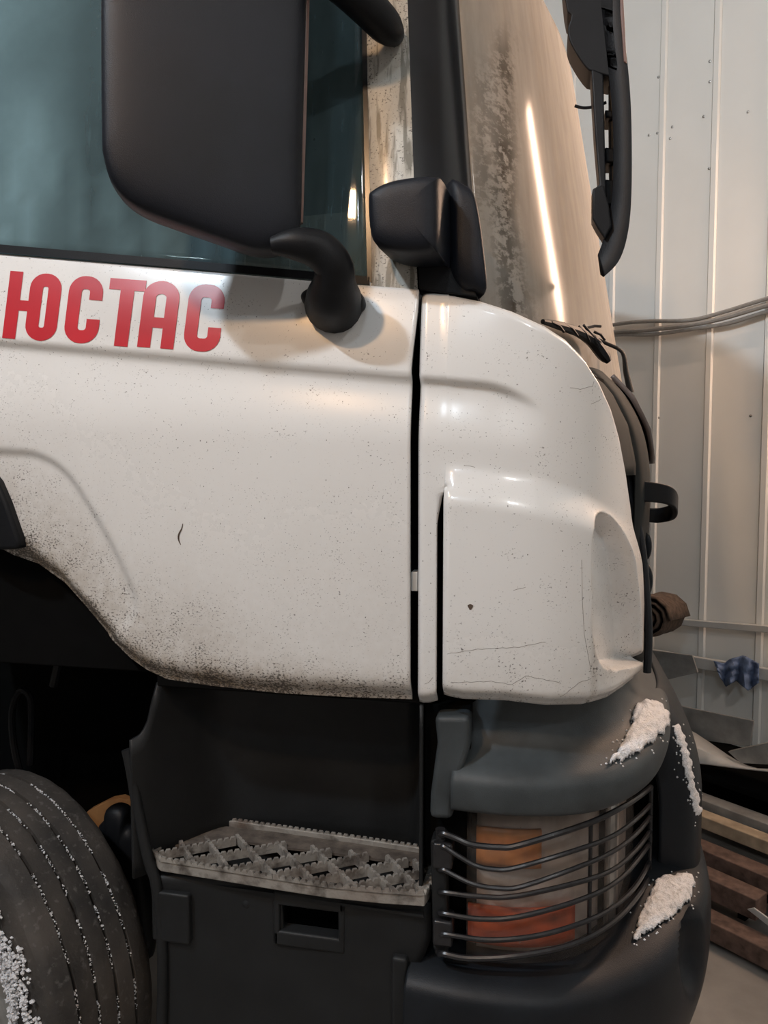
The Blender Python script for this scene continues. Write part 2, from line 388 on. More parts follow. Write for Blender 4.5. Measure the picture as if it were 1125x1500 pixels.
def flood(name, c, aim, w_, h_, mat, label):
    c = Vector(c); a = (Vector(aim)-c).normalized(); sx_ = a.cross(Vector((0, 0, 1))).normalized(); sz_ = sx_.cross(a)
    t = thing(name, label, 'lamp', (c.x, c.y, 0))
    def slab(nm, y0, y1, ww, hh, m):
        V = [c+a*y+sx_*x+sz_*z for x in (-ww/2, ww/2) for y in (y0, y1) for z in (-hh/2, hh/2)]
        ob(nm, V, [(0, 1, 3, 2), (4, 6, 7, 5), (0, 4, 5, 1), (2, 3, 7, 6), (0, 2, 6, 4), (1, 5, 7, 3)], m, t, bevel=.004)
    slab('lamp_housing', -.09, -.03, w_+.04, h_+.04, M_BLACK); slab('lamp_glass', -.03, -.02, w_, h_, mat)
    p = c-a*.06
    tube('stand_pole', [(p.x, p.y, .0), (p.x, p.y, p.z-h_/2-.01)], .016, M_CHROME, t)
    for k in range(3):
        q = k*2.094+.4; tube('stand_leg', [(p.x, p.y, .45), (p.x+.45*math.cos(q), p.y+.45*math.sin(q), .012)], .010, M_CHROME, t)
tl = thing('tube_lamp', 'upright warm tube lamp fixed to the clad wall ahead of the truck', 'lamp', H(-1.3, .0, 1.9))
hbox('lamp_housing', -1.35, -1.25, .016, .10, 2.0, 4.0, M_SHEET, tl, .006)
tube('lamp_tube', [H(-1.3, .125, 2.05), H(-1.3, .125, 3.95)], .018, M_LAMPF, tl, n=12)
flood('flood_lamp', FLOOD, _h, .20, .15, M_LAMPO, 'small warm flood lamp on a tripod facing the door')
# ================================================================== THE TRUCK
TR = thing('truck', 'white tractor truck cab with red door lettering, dark bumper and steel step', 'truck', (-.3, 1.15, 0))
# ---- door surface, worked out as depth Y over (X, Z)
BOT = [(-260, 560), (-160, 660), (-80, 770), (0, 815), (40, 829), (80, 858), (110, 892), (140, 928), (180, 968), (205, 986), (235, 1000), (300, 1010), (400, 1021), (500, 1027), (612, 1031)]
SILL = [(-300, 338), (0, 365), (270, 388), (540, 412), (612, 418)]
def tumble(py): t = max(0, (650-py)/260); return .052*t*t
def groove(px, py, xend=1e9):
    yt = 498+px*.088; yb = 626+px*.045
    if px > 700: yt += (px-700)**2*.0035; 
    if py < yt-4 or py > yb: return 0
    g = ss(yt-5, yt+12, py)*(1-ss(yt+18, yb, py)**.8)
    return .017*g*(1-ss(740, 800, px))
ARCH = smooth([(-200, 655), (0, 661), (55, 667), (95, 692), (130, 742), (165, 803), (190, 857), (197, 886), (186, 914), (160, 932), (135, 936), (60, 935), (-200, 935)], 6)
def sd_poly(poly, x, y):
    best = 1e9; ins = False; n = len(poly)
    for i in range(n):
        a, b = poly[i], poly[(i+1) % n]; dx, dy = b[0]-a[0], b[1]-a[1]
        t = max(0, min(1, ((x-a[0])*dx+(y-a[1])*dy)/(dx*dx+dy*dy+1e-9)))
        best = min(best, math.hypot(x-a[0]-t*dx, y-a[1]-t*dy))
        if (a[1] > y) != (b[1] > y) and x < a[0]+(y-a[1])/(b[1]-a[1]+1e-12)*dx: ins = not ins
    return best if ins else -best
def door_y(X, z):
    px, py = proj((X, 0, z)); bt = interp(BOT, px)
    y = tumble(py)+groove(px, py)
    y += .030*ss(bt-45, bt+2, py)**2
    if px < 230 and py > 620: y += .011*ss(-7, 8, sd_poly(ARCH, px, py))
    return y
P, dirt = [], []
NX, NZ = 150, 110
for i in range(NX+1):
    px = lerp(-215, 600.5, i/NX); col = []
    for j in range(NZ+1):
        t = j/NZ; t = lerp(t, ss(0, 1, t), .35)
        py = lerp(interp(BOT, px), interp(SILL, px), t)
        p = PY(px+8*ss(560, 425, py)*ss(450, 601, px), py, 0); p = Vector((p.x, 0, p.z))
        for _ in range(2):
            y = door_y(p.x, p.z)
        p.y = y; col.append(p)
        up = interp(BOT, px)-py
        wgt = 1.0*math.exp(-(max(0, up-14)/42)**1.3)*(1-.45*ss(330, 600, px))
        wgt = max(wgt, .58*math.exp(-(up/150)**2)*(1-ss(230, 560, px)), .20*math.exp(-(up/260)**2))
        dirt.append(wgt)
    # turned-in lip under the door
    b0 = col[0]; lip = [Vector((b0.x, b0.y+.030, b0.z+.002))]
    P.append(lip+col); dirt.insert(len(P)*(NZ+2)-(NZ+2), .9)
door = grid('door', P, M_PAINT, TR, dirt=dirt, sharp=60, solid=.012)
DT = bvh(door)
# cab shell behind the outer skin
box('cab_tub', (-1.5, .085, 1.36), (.12, 2.2, 2.18), M_DARK, TR)
prism('cab_nose', [(.10, .09, 1.30), (.22, .10, 1.30), (.33, .17, 1.30), (.385, .30, 1.30), (.45, .6, 1.30), (.47, 1.15, 1.30), (.45, 1.7, 1.30), (.33, 2.15, 1.30), (.10, 2.2, 1.30)], (0, 0, .72), M_DARK, TR)
box('rear_wall', (-1.52, .10, 2.18), (-1.46, 2.18, 3.12), M_PAINT, TR)
prism('roof', [(-1.52, .12, 3.1), (-.02, .20, 3.1), (.10, .40, 3.1), (.22, .8, 3.1), (.24, 1.15, 3.1), (.22, 1.5, 3.1), (.10, 1.9, 3.1), (-.02, 2.1, 3.1), (-1.52, 2.18, 3.1)], (0, 0, .16), M_PAINT, TR, bevel=.04)
box('far_side_wall', (-1.5, 2.17, 1.36), (.1, 2.2, 2.25), M_PAINT, TR)
prism('far_pillar', [(-.02, 2.16, 2.18), (.14, 2.16, 2.18), (.0, 2.10, 3.12), (-.1, 2.10, 3.12)], (0, .04, 0), M_PAINT, TR)
prism('door_pillar', [(-1.52, .06, 2.2), (-1.24, .065, 2.2), (-1.22, .165, 3.12), (-1.52, .165, 3.12)], (0, .05, 0), M_PAINT, TR)
# ---- side window
SG0 = Vector((0, .060, 2.22)); SGN = Vector((0, -1, .11)).normalized()
def SG(px, py, off=0): return PL(px, py, SG0+SGN*off, SGN)
P = []; dirt = []
for i in range(41):
    px = lerp(-200, 541, i/40); c = []
    for j in range(31):
        py = lerp(interp(SILL, px)+6, -330, j/30)
        c.append(SG(px-lerp(0, 8, j/30)*(px > 500), py))
        dirt.append((.26+.30*ss(140, 20, px))*ss(470, 250, px)*(.8+.4*noise.noise((px*.01, j*.15, 4)))+.16*ss(12, 0, j)*ss(.35, .7, noise.noise((px*.05, 0, j*.3))+.5))  # denser to the left: painted hall reflection together with the dirt
    P.append(c)
sw = grid('side_window', P, M_SIDEGL, TR, dirt=dirt, solid=.005)
def band(a, b, offf, offb):          # rubber strip in the window plane between two px polylines
    return [[SG(*p, offf) for p in a], [SG(*p, offf) for p in b], [SG(*p, offb) for p in b], [SG(*p, offb) for p in a], [SG(*p, offf) for p in a]]
xs = [-200, 0, 135, 270, 400, 500, 541]
a = [(x, interp(SILL, x)+5) for x in xs]; b = [(x, interp(SILL, x)-7) for x in xs]
grid('window_seal', band(a, b, .012, -.005), M_BLACK, sw)
a = [(545, 414), (540, 200), (536, 0), (529, -330)]; b = [(538, 412), (533, 200), (529, 0), (522, -330)]
grid('window_seal', band(a, b, .012, -.005), M_GLOSSB, sw)
# ---- A pillar, white and grimy
P, dirt = [], []
for j in range(40):
    py = lerp(428, -330, j/39); t = (428-py)/428
    xl = lerp(543, 533, t); xr = lerp(612, 597, t); row = []
    for i in range(9):
        u = i/8; p = SG(lerp(xl, xr, u), py, .016-.010*(2*u-1)**2*.6); row.append(p)
        dirt.append(.30+.35*noise.noise((u*3, py*.006, 3)))
    back = [SG(xr, py, -.05)]; P.append([SG(xl, py, -.02)]+row+back); dirt.insert(len(P)*11-11, .3); dirt.append(.3)
pil = grid('windscreen_pillar', P, M_PILLAR, TR, dirt=dirt)
# ---- windscreen, wrapped round the front
WB = smooth([(.130, .165), (.245, .30), (.36, .50), (.455, .75), (.508, 1.0), (.522, 1.15)], 6)
def wpt(i, z):
    p = WB[i]; u = i/(len(WB)-1); dz = z-2.12
    return Vector((p.x-dz*lerp(.085, .175, ss(0, .6, u)), p.y+dz*lerp(.10, 0, ss(0, .5, u)), z))
P, dirt = [], []
idx = list(range(len(WB)))+list(range(len(WB)-2, -1, -1))
for a_, i in enumerate(idx):
    far = a_ >= len(WB); c = []
    for j in range(41):
        z = lerp(2.0, 3.12, j/40); p = wpt(i, z)
        if far: p.y = 2.30-p.y
        c.append(p)
        x, y = proj(p); dd = 0
        if not far:
            n_ = noise.fractal((x*.05, y*.012, 0), 1, 2, 4); n2 = noise.noise((x*.03, y*.14, 5))
            dd = math.exp(-((x-737-n_*8-max(0, y-330)*.12)/(15+max(0, y-300)*.05))**2)*ss(20, 100, y)*(.8+.4*n2)
            dd = max(dd, .45*math.exp(-((x-712)/22)**2)*ss(380, 250, y)*ss(60, 140, y))
        dirt.append(max(0, dd))
    P.append(c)
ws = grid('windscreen', P, M_SCREEN, TR, dirt=dirt, solid=.006)
# black strip between pillar and glass
P = []
for j in range(24):
    z = lerp(2.02, 3.12, j/23); g = wpt(0, z); py = proj(g)[1]; t = (428-py)/428
    p0 = SG(lerp(612, 597, t), py, .004); row = []
    for i in range(9):
        u = i/8; p = p0.lerp(g, u)+Vector((.6, -.8, 0))*(.018*math.sin(u*math.pi)); row.append(p)
    P.append([p0+Vector((0, .03, 0))]+row+[g+Vector((0, .03, 0))])
grid('pillar_cover', P, M_GLOSSB, TR, solid=.004)
# ---- bracket covers at the foot of the pillar
hc = thing_parent = None
o1 = [(546, 300), (552, 288), (575, 276), (610, 269), (648, 268), (650, 285), (650, 372), (640, 376), (600, 378), (565, 370), (550, 352)]
pc = puff('hinge_cover', smooth([PY(x, y, -.015) for x, y in o1], 4, True), (-.15, -1, .1), .045, .09, M_MIRROR, TR, power=4.5)
o2 = [(653, 272), (672, 275), (686, 288), (694, 320), (701, 370), (706, 433), (690, 430), (672, 426), (655, 395), (652, 330)]
puff('hinge_cover_end', smooth([PY(x, y, .06) for x, y in o2], 4, True), (.5, -1, .05), .045, .07, M_MIRROR, pc, power=4)
prism('hinge_base', [PY(x, y, .045) for x, y in [(612, 372), (680, 372), (700, 436), (614, 424)]], (0, .06, 0), M_BLACK, pc)
# ---- lettering on the door (each letter its own cut vinyl)
def onto(px, py, off=.0012):
    p, n = cast(DT, px, py)
    if p is None: p = PY(px, py, .02); n = Vector((0, -1, 0))
    if n.y > 0: n = -n
    return p+n*off
def stroke(path, wd, closed=False):
    path = [Vector(p) for p in path]; n = len(path); L, R = [], []
    for i in range(n):
        a = path[(i-1) % n] if closed or i else path[i]; b = path[(i+1) % n] if closed or i < n-1 else path[i]
        t = (b-a).normalized(); nm = Vector((-t.y, t.x)); 
        L.append(path[i]+nm*wd/2); R.append(path[i]-nm*wd/2)
    return L, R
def rrect(x0, y0, x1, y1, r, k=6):
    out = []
    for cx, cy, a in ((x1-r, y1-r, 0), (x0+r, y1-r, 90), (x0+r, y0+r, 180), (x1-r, y0+r, 270)):
        for j in range(k+1):
            q = math.radians(a+90*j/k); out.append((cx+r*math.cos(q), cy+r*math.sin(q)))
    return out
def densify(p, closed=False, st=4.):
    o = []; n = len(p)
    for i in range(n if closed else n-1):
        a, b = Vector(p[i]), Vector(p[(i+1) % n]); m = max(1, int((b-a).length/st))
        o += [a.lerp(b, j/m) for j in range(m)]
    if not closed: o.append(Vector(p[-1]))
    return o
def letter(label, strokes, x0, y0):       # letter space: x right, y up from the baseline, 100 high; slanted
    vs, fs = [], []
    for path, wd, closed in strokes:
        pts = densify(path, closed); L, R = stroke(pts, wd, closed); n0 = len(vs); n = len(L)
        for a, b in zip(L, R):
            for q in (a, b): vs.append(onto(x0+q.x+q.y*.125, y0-q.y+q.x*.075))
        for i in range(n if closed else n-1):
            j = (i+1) % n; fs.append((n0+2*i, n0+2*i+1, n0+2*j+1, n0+2*j))
    o = ob('letter', vs, fs, M_RED, door); o['label'] = label
def Oloop(x0, x1, h=98, wd=19, r=12.5): return rrect(x0+wd/2, wd/2, x1-wd/2, h-wd/2, r)
def Cpath(x0, x1, h=98, wd=19, r=14):
    L = x0+wd/2; Rr = x1-wd/2; b = wd/2; t = h-wd/2
    arc = lambda cx, cy, a0: [(cx+r*math.cos(math.radians(a0+90*j/6)), cy+r*math.sin(math.radians(a0+90*j/6))) for j in range(7)]
    return [(Rr, 64)]+arc(Rr-r, t-r, 0)+arc(L+r, t-r, 90)+arc(L+r, b+r, 180)+arc(Rr-r, b+r, 270)+[(Rr, 36)]
letter('red letter with a stem joined to a ring', [([(10, 0), (10, 98)], 19, False), ([(10, 49), (38, 49)], 15, False), (Oloop(32, 78), 19, True)], 3, 495)
letter('red letter C shape', [(Cpath(0, 50), 19, False)], 92, 501)
letter('red letter T shape', [([(-7, 90), (46, 90)], 16, False), ([(20, 0), (20, 90)], 20, False)], 157, 506)
ap = [(9.5, 0), (9.5, 74)]+[(26.5+17*math.cos(math.radians(180-90*j/6))*1., 74+14.5*math.sin(math.radians(180-90*j/6))) for j in range(1, 7)]+[(26.5+17*math.cos(math.radians(90-90*j/6)), 74+14.5*math.sin(math.radians(90-90*j/6))) for j in range(1, 7)]+[(43.5, 0)]
letter('red letter A shape', [(ap, 19, False), ([(10, 37), (43, 37)], 15, False)], 201, 508)
letter('red letter C shape at the end of the word', [(Cpath(0, 53), 19, False)], 267, 513)
# ---- black arch edging beside the door
prism('wheel_arch_edging', [PY(x, y, -.012) for x, y in [(-213, 520), (-150, 560), (-60, 640), (-5, 705), (8, 735), (27, 790), (27, 804), (0, 806), (-40, 792), (-80, 764), (-160, 655), (-213, 600)]], (0, .05, 0), M_BLACK, TR, bevel=.008)

# ---- corner panel, wrapped from the side round to the front
CP = smooth([(.012, .0), (.10, .0), (.20, .010), (.29, .040), (.37, .10), (.43, .185), (.470, .28), (.493, .36)], 10)
CTOP = [(612, 421), (630, 421), (660, 426), (700, 435), (750, 452), (800, 476), (830, 496), (855, 522), (875, 553), (893, 592), (905, 632), (915, 680), (924, 735), (930, 780), (936, 840), (940, 905), (943, 940)]
CBOT = [(612, 1034), (628, 1034), (643, 1030), (646, 1016), (655, 1016), (680, 1021), (740, 1023), (800, 1030), (850, 1029), (890, 1020), (920, 1006), (943, 990)]
arc_n = len(CP)
cum = [0]
for a, b in zip(CP, CP[1:]): cum.append(cum[-1]+(b-a).length)
def cp_at(s):
    for i in range(arc_n-1):
        if s <= cum[i+1] or i == arc_n-2:
            t = (s-cum[i])/(cum[i+1]-cum[i]); p = CP[i].lerp(CP[i+1], t); d = (CP[i+1]-CP[i]).normalized(); break
    return p, Vector((d.y, -d.x))         # outward normal in plan
INT = smooth([(853, 800), (856, 775), (866, 757), (882, 753), (900, 768), (914, 800), (924, 845), (932, 900), (936, 950), (938, 968), (905, 976), (874, 972), (861, 950), (855, 900)], 5, True)
BUL = [(640, 700), (700, 706), (780, 718), (850, 742), (900, 770), (945, 800)]
def panel_off(px, py):
    o = -tumble(py)*(1-ss(620, 900, px)) - groove(px, py)
    by = interp(BUL, px)
    b = ss(by-26, by+38, py)*ss(640, 668, px)
    if py > 716: b = ss(by-26, by+38, py)*float(px > 648)
    o += .034*b*(1-.6*ss(860, 945, px))
    o -= .012*ss(-30, 4, px-640)*0
    o -= .055*ss(-2, 6, sd_poly(INT, px, py))
    bt = interp(CBOT, px); o -= .022*ss(bt-26, bt, py)**2
    tp = interp(CTOP, px); o -= .012*(1-ss(tp, tp+14, py))**2
    if 648 < px < 664 and py > 712: o -= .010*(1-ss(648, 664, px))**2
    if px < 620: o -= .008*(1-ss(612, 620, px))**2
    return o
P, dirt = [], []; svals = []
NS = 190; NZc = 150
stab = [(proj((*cp_at(cum[-1]*k/600)[0], 1.75))[0], cum[-1]*k/600) for k in range(601)]
targets = [lerp(stab[0][0], 640.5, k/10) for k in range(11)]+[lerp(652, stab[-1][0], k/NS) for k in range(NS+1)]
KL = 10
svals = [interp(stab, t) for t in targets]
pxcol = []
for ci, s in enumerate(svals):
    px = targets[ci]; pxcol.append(px); c = []
    for j in range(NZc+1):
        py = lerp(interp(CBOT, px), interp(CTOP, px), j/NZc)
        s_ = interp(stab, lerp(651, 640.5, ss(700, 775, py))) if ci == KL else s
        p2, nm = cp_at(s_)
        z = zat(p2.x, p2.y, py); o = panel_off(px, py)
        c.append(Vector((p2.x+nm.x*o, p2.y+nm.y*o, z)))
        up = interp(CBOT, px)-py
        dirt.append(max(.30*math.exp(-(up/60)**1.2), .38*ss(845, 872, px)*ss(700, 990, py)*(.6+.4*noise.noise((px*.03, py*.03, 1))), .5*math.exp(-(abs(px-857)/7)**2)*ss(790, 990, py)))
    P.append(c)
def slot(i, j):
    if i != KL: return False
    px = 646; t = (j+.5)/NZc; return lerp(interp(CBOT, px), interp(CTOP, px), t) > 714
cpn = grid('corner_panel', P, M_PAINT, TR, dirt=dirt, sharp=60, solid=.006, skip=slot)
CT = bvh(cpn)
P = [[Vector((cp_at(s)[0].x-cp_at(s)[1].x*.088, cp_at(s)[0].y-cp_at(s)[1].y*.088, z)) for z in (1.335, 1.6, 1.9, 2.06)] for s in svals[::10]]
grid('corner_backing', P, M_DARK, TR, solid=.004)
box('door_catch', (PY(604, 850, .03).x, .012, PY(604, 864, .03).z), (PY(614, 850, .03).x, .05, PY(604, 836, .03).z), M_SHEET, TR, bevel=.002)
# hairline cracks in the corner panel, raised lips of split paint
for pts in ([(622, 1002), (628, 1000), (634, 992), (643, 990)], [(655, 958), (700, 951), (760, 948), (800, 940)], [(660, 1000), (720, 998), (750, 1003), (770, 990), (820, 1000)], [(812, 1026), (830, 1015), (848, 1000), (866, 994)],
            [(852, 820), (853, 880), (856, 930), (866, 985)], [(835, 568), (850, 570), (868, 566), (872, 551)], [(866, 592), (876, 588), (886, 580)], [(752, 865), (770, 860)], [(680, 682), (696, 684)]):
    q = [onto_p for onto_p in (cast(CT, x, y)[0] for x, y in densify(pts, False, 6)) if onto_p is not None]
    if len(q) > 2: tube('crack', [p+Vector((0, -.0001, .0008*math.sin(i*2.1))) for i, p in enumerate(q)], .0004, M_RUN, cpn, n=5)
c_, n_ = cast(CT, 689, 889)
if c_: puff('paint_chip', [c_+Vector((.006*math.cos(a), -.0005, .007*math.sin(a)))*(1+.4*math.sin(3*a)) for a in [k*math.pi/5 for k in range(10)]] if False else [c_+Vector((math.cos(a)*.005*(1+.4*math.sin(3*a)), -.0005, math.sin(a)*.006)) for a in [k*math.pi/5 for k in range(10)]], (0, -1, 0), .001, .001, M_MAT, cpn, rings=3)
c_ = [cast(DT, x, y)[0] for x, y in [(268, 767), (266, 775), (262, 783), (262, 791), (265, 798)]]
tube('mud_smear', [p+Vector((0, -.0008, 0)) for p in c_], [.0006, .0014, .0018, .0016, .0006], M_MAT, door, n=6, sm=3)

# ---- front face: grey panel, painted flap, dark strip beside the corner panel
GP = smooth([(.478, .365), (.500, .39), (.530, .50), (.555, .75), (.570, 1.0), (.573, 1.15)], 6)
rows = [(1.36, 0), (1.55, .0), (1.75, .004), (1.86, 0), (1.95, -.02), (2.03, -.06), (2.09, -.115)]
def front(off, i0=0):
    P = []
    L = [Vector((p.x, p.y)) for p in GP[i0:]]; L2 = L+[Vector((p.x, 2.30-p.y)) for p in reversed(L[:-1])]
    for p in L2: P.append([Vector((p.x+dx+off, p.y, z)) for z, dx in smooth(rows, 4)])
    return P
P = []
for k in range(15):
    s_ = lerp(cum[-1]*.50, cum[-1], k/14); p2, nm = cp_at(s_); o_ = lerp(.035, .012, k/14)
    P.append([Vector((p2.x-nm.x*o_+min(0, interp(rows, z))*lerp(.6, 1, k/14), p2.y-nm.y*o_, z)) for z in [lerp(1.83, 2.07, j/10) for j in range(11)]])
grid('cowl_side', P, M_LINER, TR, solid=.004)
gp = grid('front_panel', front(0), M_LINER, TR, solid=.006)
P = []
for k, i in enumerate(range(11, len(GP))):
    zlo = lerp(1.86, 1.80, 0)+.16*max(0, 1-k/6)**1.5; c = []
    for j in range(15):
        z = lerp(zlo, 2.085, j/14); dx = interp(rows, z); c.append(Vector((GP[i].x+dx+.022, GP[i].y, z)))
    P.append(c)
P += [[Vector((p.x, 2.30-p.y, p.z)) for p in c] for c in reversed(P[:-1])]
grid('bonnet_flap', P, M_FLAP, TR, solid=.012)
# dark strip that trims the corner panel edge
pts = [(915, 690), (926, 745), (937, 800), (944, 870), (947, 930), (945, 985)]
q = [PY(x+3, y, .385) for x, y in pts]
tube('edge_strip', q, .011, M_GREY, TR, n=8, sm=4, flat=(1, .8))
for k, (x, y, r) in enumerate([(950, 800, .016), (950, 850, .02), (948, 905, .016)]):
    c = PY(x-5, y, .44); puff('grille_lobe', [c+Vector((math.cos(a)*r*.7, 0, math.sin(a)*r*2.2)) for a in [i*math.pi/8 for i in range(16)]], (.4, -1, 0), .02, .03, M_GREY, gp)
# grab handle, a bent strap
hp = smooth([PY(928, 719, .40), PY(955, 721, .41), PY(980, 726, .43), PY(989, 738, .47), PY(984, 750, .53), PY(965, 755, .55), PY(945, 754, .55)], 6)
V, Fc = [], []
for i, p in enumerate(hp):
    t = (hp[min(i+1, len(hp)-1)]-hp[max(0, i-1)]).normalized(); s_ = Vector((0, 0, 1)).cross(t).normalized(); u_ = Vector((0, 0, 1))
    hgt = lerp(.026, .018, i/len(hp))
    V += [p+u_*hgt+s_*.007, p+u_*hgt-s_*.007, p-u_*hgt-s_*.007, p-u_*hgt+s_*.007]
    if i: Fc += [((i-1)*4+k, (i-1)*4+(k+1) % 4, i*4+(k+1) % 4, i*4+k) for k in range(4)]
Fc += [(0, 1, 2, 3), tuple(len(V)-4+k for k in range(4))]
ob('grab_handle', V, Fc, M_BLACK, TR, bevel=.004, sharp=30)
# wiper linkage lying on the cowl
LKY = [(795, .29), (815, .345), (835, .405), (850, .45), (868, .50), (890, .52)]
wl = tube('wiper_linkage', [PY(x, y, interp(LKY, x)) for x, y in [(795, 471), (815, 476), (835, 482), (850, 488), (868, 500), (884, 520), (892, 530)]], [.006, .010, .012, .013, .016, .016, .008], M_BLACK, TR, n=8, sm=4)
for (x, y, x2, y2) in [(808, 472, 826, 486), (826, 474, 846, 492), (848, 478, 864, 502), (855, 476, 878, 512), (870, 486, 886, 498), (858, 481, 880, 478)]:
    tube('cable_tie', [PY(x, y, interp(LKY, x)-.012), PY((x+x2)/2+2, (y+y2)/2-2, interp(LKY, (x+x2)/2)-.016), PY(x2, y2, interp(LKY, x2)-.012)], .0035, M_BLACK, wl, n=6)
tube('wiper_arm', [PY(x, y, .66) for x, y in [(866, 493), (888, 503), (907, 512), (914, 522), (917, 545), (924, 575)]], [.006, .006, .006, .007, .009, .011], M_BLACK, wl, n=8, sm=4, flat=(1, .7))

# ---- door mirror
MO = Vector((-.215, -.06, 2.3)); MN = Vector((.38, -.92, 0)).normalized()
def MP(px, py): return PL(px, py, MO, MN)
mo = [(152, -330), (151, -150), (151, 0), (152, 200), (155, 240), (165, 272), (185, 297), (215, 316), (260, 333), (320, 354), (362, 369), (385, 373), (410, 371), (432, 360), (440, 335), (443, 200), (447, 60), (451, -100), (455, -300), (440, -350), (300, -370), (170, -350)]
mh = puff('mirror_housing', smooth([MP(*p) for p in mo], 4, True), MN, .045, .055, M_MIRROR, TR, power=6, rings=14)
tube('mirror_edge_sheen', [MP(x, y)+Vector((.002, -.012, 0)) for x, y in [(455, -300), (451, -100), (447, 60), (443, 200), (439, 330)]], .009, M_EDGESHEEN, mh, n=8, sm=4)  # strip coloured as the warm sheen along the housing edge
arm = [(398, 360, -.13), (432, 358, -.12), (466, 366, -.10), (488, 388, -.085), (490, 410, -.065), (489, 432, -.03), (489, 446, .02)]
tube('mirror_arm', [PY(*a) for a in arm], [.016, .030, .037, .038, .042, .054, .062], M_BLACK, mh, n=20, sm=5)
puff('arm_foot', smooth([PY(x, y, .02) for x, y in [(443, 440), (450, 428), (480, 420), (520, 424), (535, 440), (530, 456), (500, 464), (460, 460)]], 4, True), (0, -1, .1), .035, .02, M_BLACK, mh, power=3)
tube('upper_arm', [PY(*a) for a in [(400, -90, -.13), (450, -55, -.10), (500, -22, -.06), (540, 12, -.0), (565, 38, .05), (578, 52, .10)]], [.03, .032, .034, .036, .034, .022], M_BLACK, mh, n=16, sm=5)
# ---- front mirror hanging ahead of the glass
FY = .34
def fp(pts, y=FY): return [PY(x, p, y) for x, p in pts]
sh_out = smooth([(905, -160), (908, -40), (913, 40), (921, 110), (925, 180), (925, 285), (919, 345), (906, 383), (884, 406)], 5)
sh_in = smooth([(868, -160), (876, -40), (884, 40), (892, 110), (898, 180), (898, 270), (893, 310), (884, 350), (876, 372)], 5)
P = []
for k in range(5):
    y = FY+[0, .0, .05, .12, .16][k]; e = [0, 1, 1, .98, .85][k]
    P.append([PY(lerp(i_[0], o_[0], e), lerp(i_[1], o_[1], e), y if k < 4 else y) for o_, i_ in zip(sh_out, sh_in)])
fm = grid('front_mirror_shell', P, M_BLACK, TR, solid=.012)
prism('mirror_spine', fp([(866, 100), (884, 108), (888, 290), (897, 330), (882, 342), (868, 300), (870, 276), (878, 270), (872, 200)]), (0, .06, 0), M_BLACK, fm)
prism('mirror_mount', smooth(fp([(822, -160), (828, 0), (837, 22), (832, 40), (834, 58), (843, 76), (852, 90), (860, 100), (868, 104), (905, 108), (900, 40), (890, -160)]), 3, True), (0, .09, 0), M_BLACK, fm, bevel=.003)
for (y0, y1) in ((160, 172), (215, 238), (262, 300)):
    prism('mirror_rib', fp([(886, y0), (908, y0+3), (908, y1), (887, y1)], FY+.03), (0, .07, 0), M_BLACK, fm)
tube('mirror_rod', fp([(897, 108), (897, 200), (898, 300), (888, 345)], FY+.05), .009, M_BLACK, fm, n=8)
prism('mirror_foot', fp([(868, 276), (884, 270), (892, 300), (896, 330), (886, 350), (876, 335), (868, 320)], FY-.01), (0, .05, 0), M_BLACK, fm)
tube('mirror_wire', fp([(842, 155), (855, 158), (872, 156), (888, 150)], FY+.06), .0035, M_BLACK, fm, n=6, sm=4)
prism('outer_edge_sheen', fp([(905, -160), (911, -40), (915, 30), (918, 92), (914, 90), (909, 20)], FY-.004), (0, .10, 0), M_EDGESHEEN, fm, bevel=.002)  # strip coloured as warm sheen on the shell's outer edge

# ---- bumper: upper brow
BP = smooth([(.085, -.012), (.20, -.014), (.32, .012), (.42, .070), (.50, .16), (.548, .27), (.575, .40), (.598, .65), (.606, 1.15)], 7)
def plan_frame(PL_, i):
    a = PL_[max(0, i-1)]; b = PL_[min(len(PL_)-1, i+1)]; d = (b-a).normalized(); return PL_[i], Vector((d.y, -d.x)), i/(len(PL_)-1)
def sweep(PLn, prof, rise=lambda u: 0, mirror=True):
    P = []
    for i in range(len(PLn)):
        p, nm, u = plan_frame(PLn, i)
        P.append([Vector((p.x-nm.x*o, p.y-nm.y*o, z+rise(u))) for o, z in prof])
    if mirror: P += [[Vector((q.x, 2.30-q.y, q.z)) for q in c] for c in reversed(P[:-1])]
    return P
bprof = [(v.x, v.y) for v in smooth([(.105, 1.35), (.098, 1.31), (.088, 1.275), (.066, 1.248), (.022, 1.226), (.003, 1.210), (-.004, 1.19), (-.002, 1.155), (.006, 1.138), (.03, 1.132), (.07, 1.134)], 4)]
brow = grid('bumper_brow', sweep(BP, bprof, lambda u: .045*ss(.3, .75, u)), M_GREYL, TR, solid=.006)
BT = bvh(brow)
# short end piece left of the split
endp = prism('bumper_end_piece', [PY(x, y, .0) for x, y in [(629, 1200), (630, 1165), (636, 1120), (640, 1090), (636, 1050), (688, 1050), (687, 1100), (668, 1158), (662, 1202)]], (0, .07, 0), M_GREYL, TR, bevel=.012)
box('split_backing', (.02, .05, 1.0), (.12, .12, 1.34), M_DARK, TR)
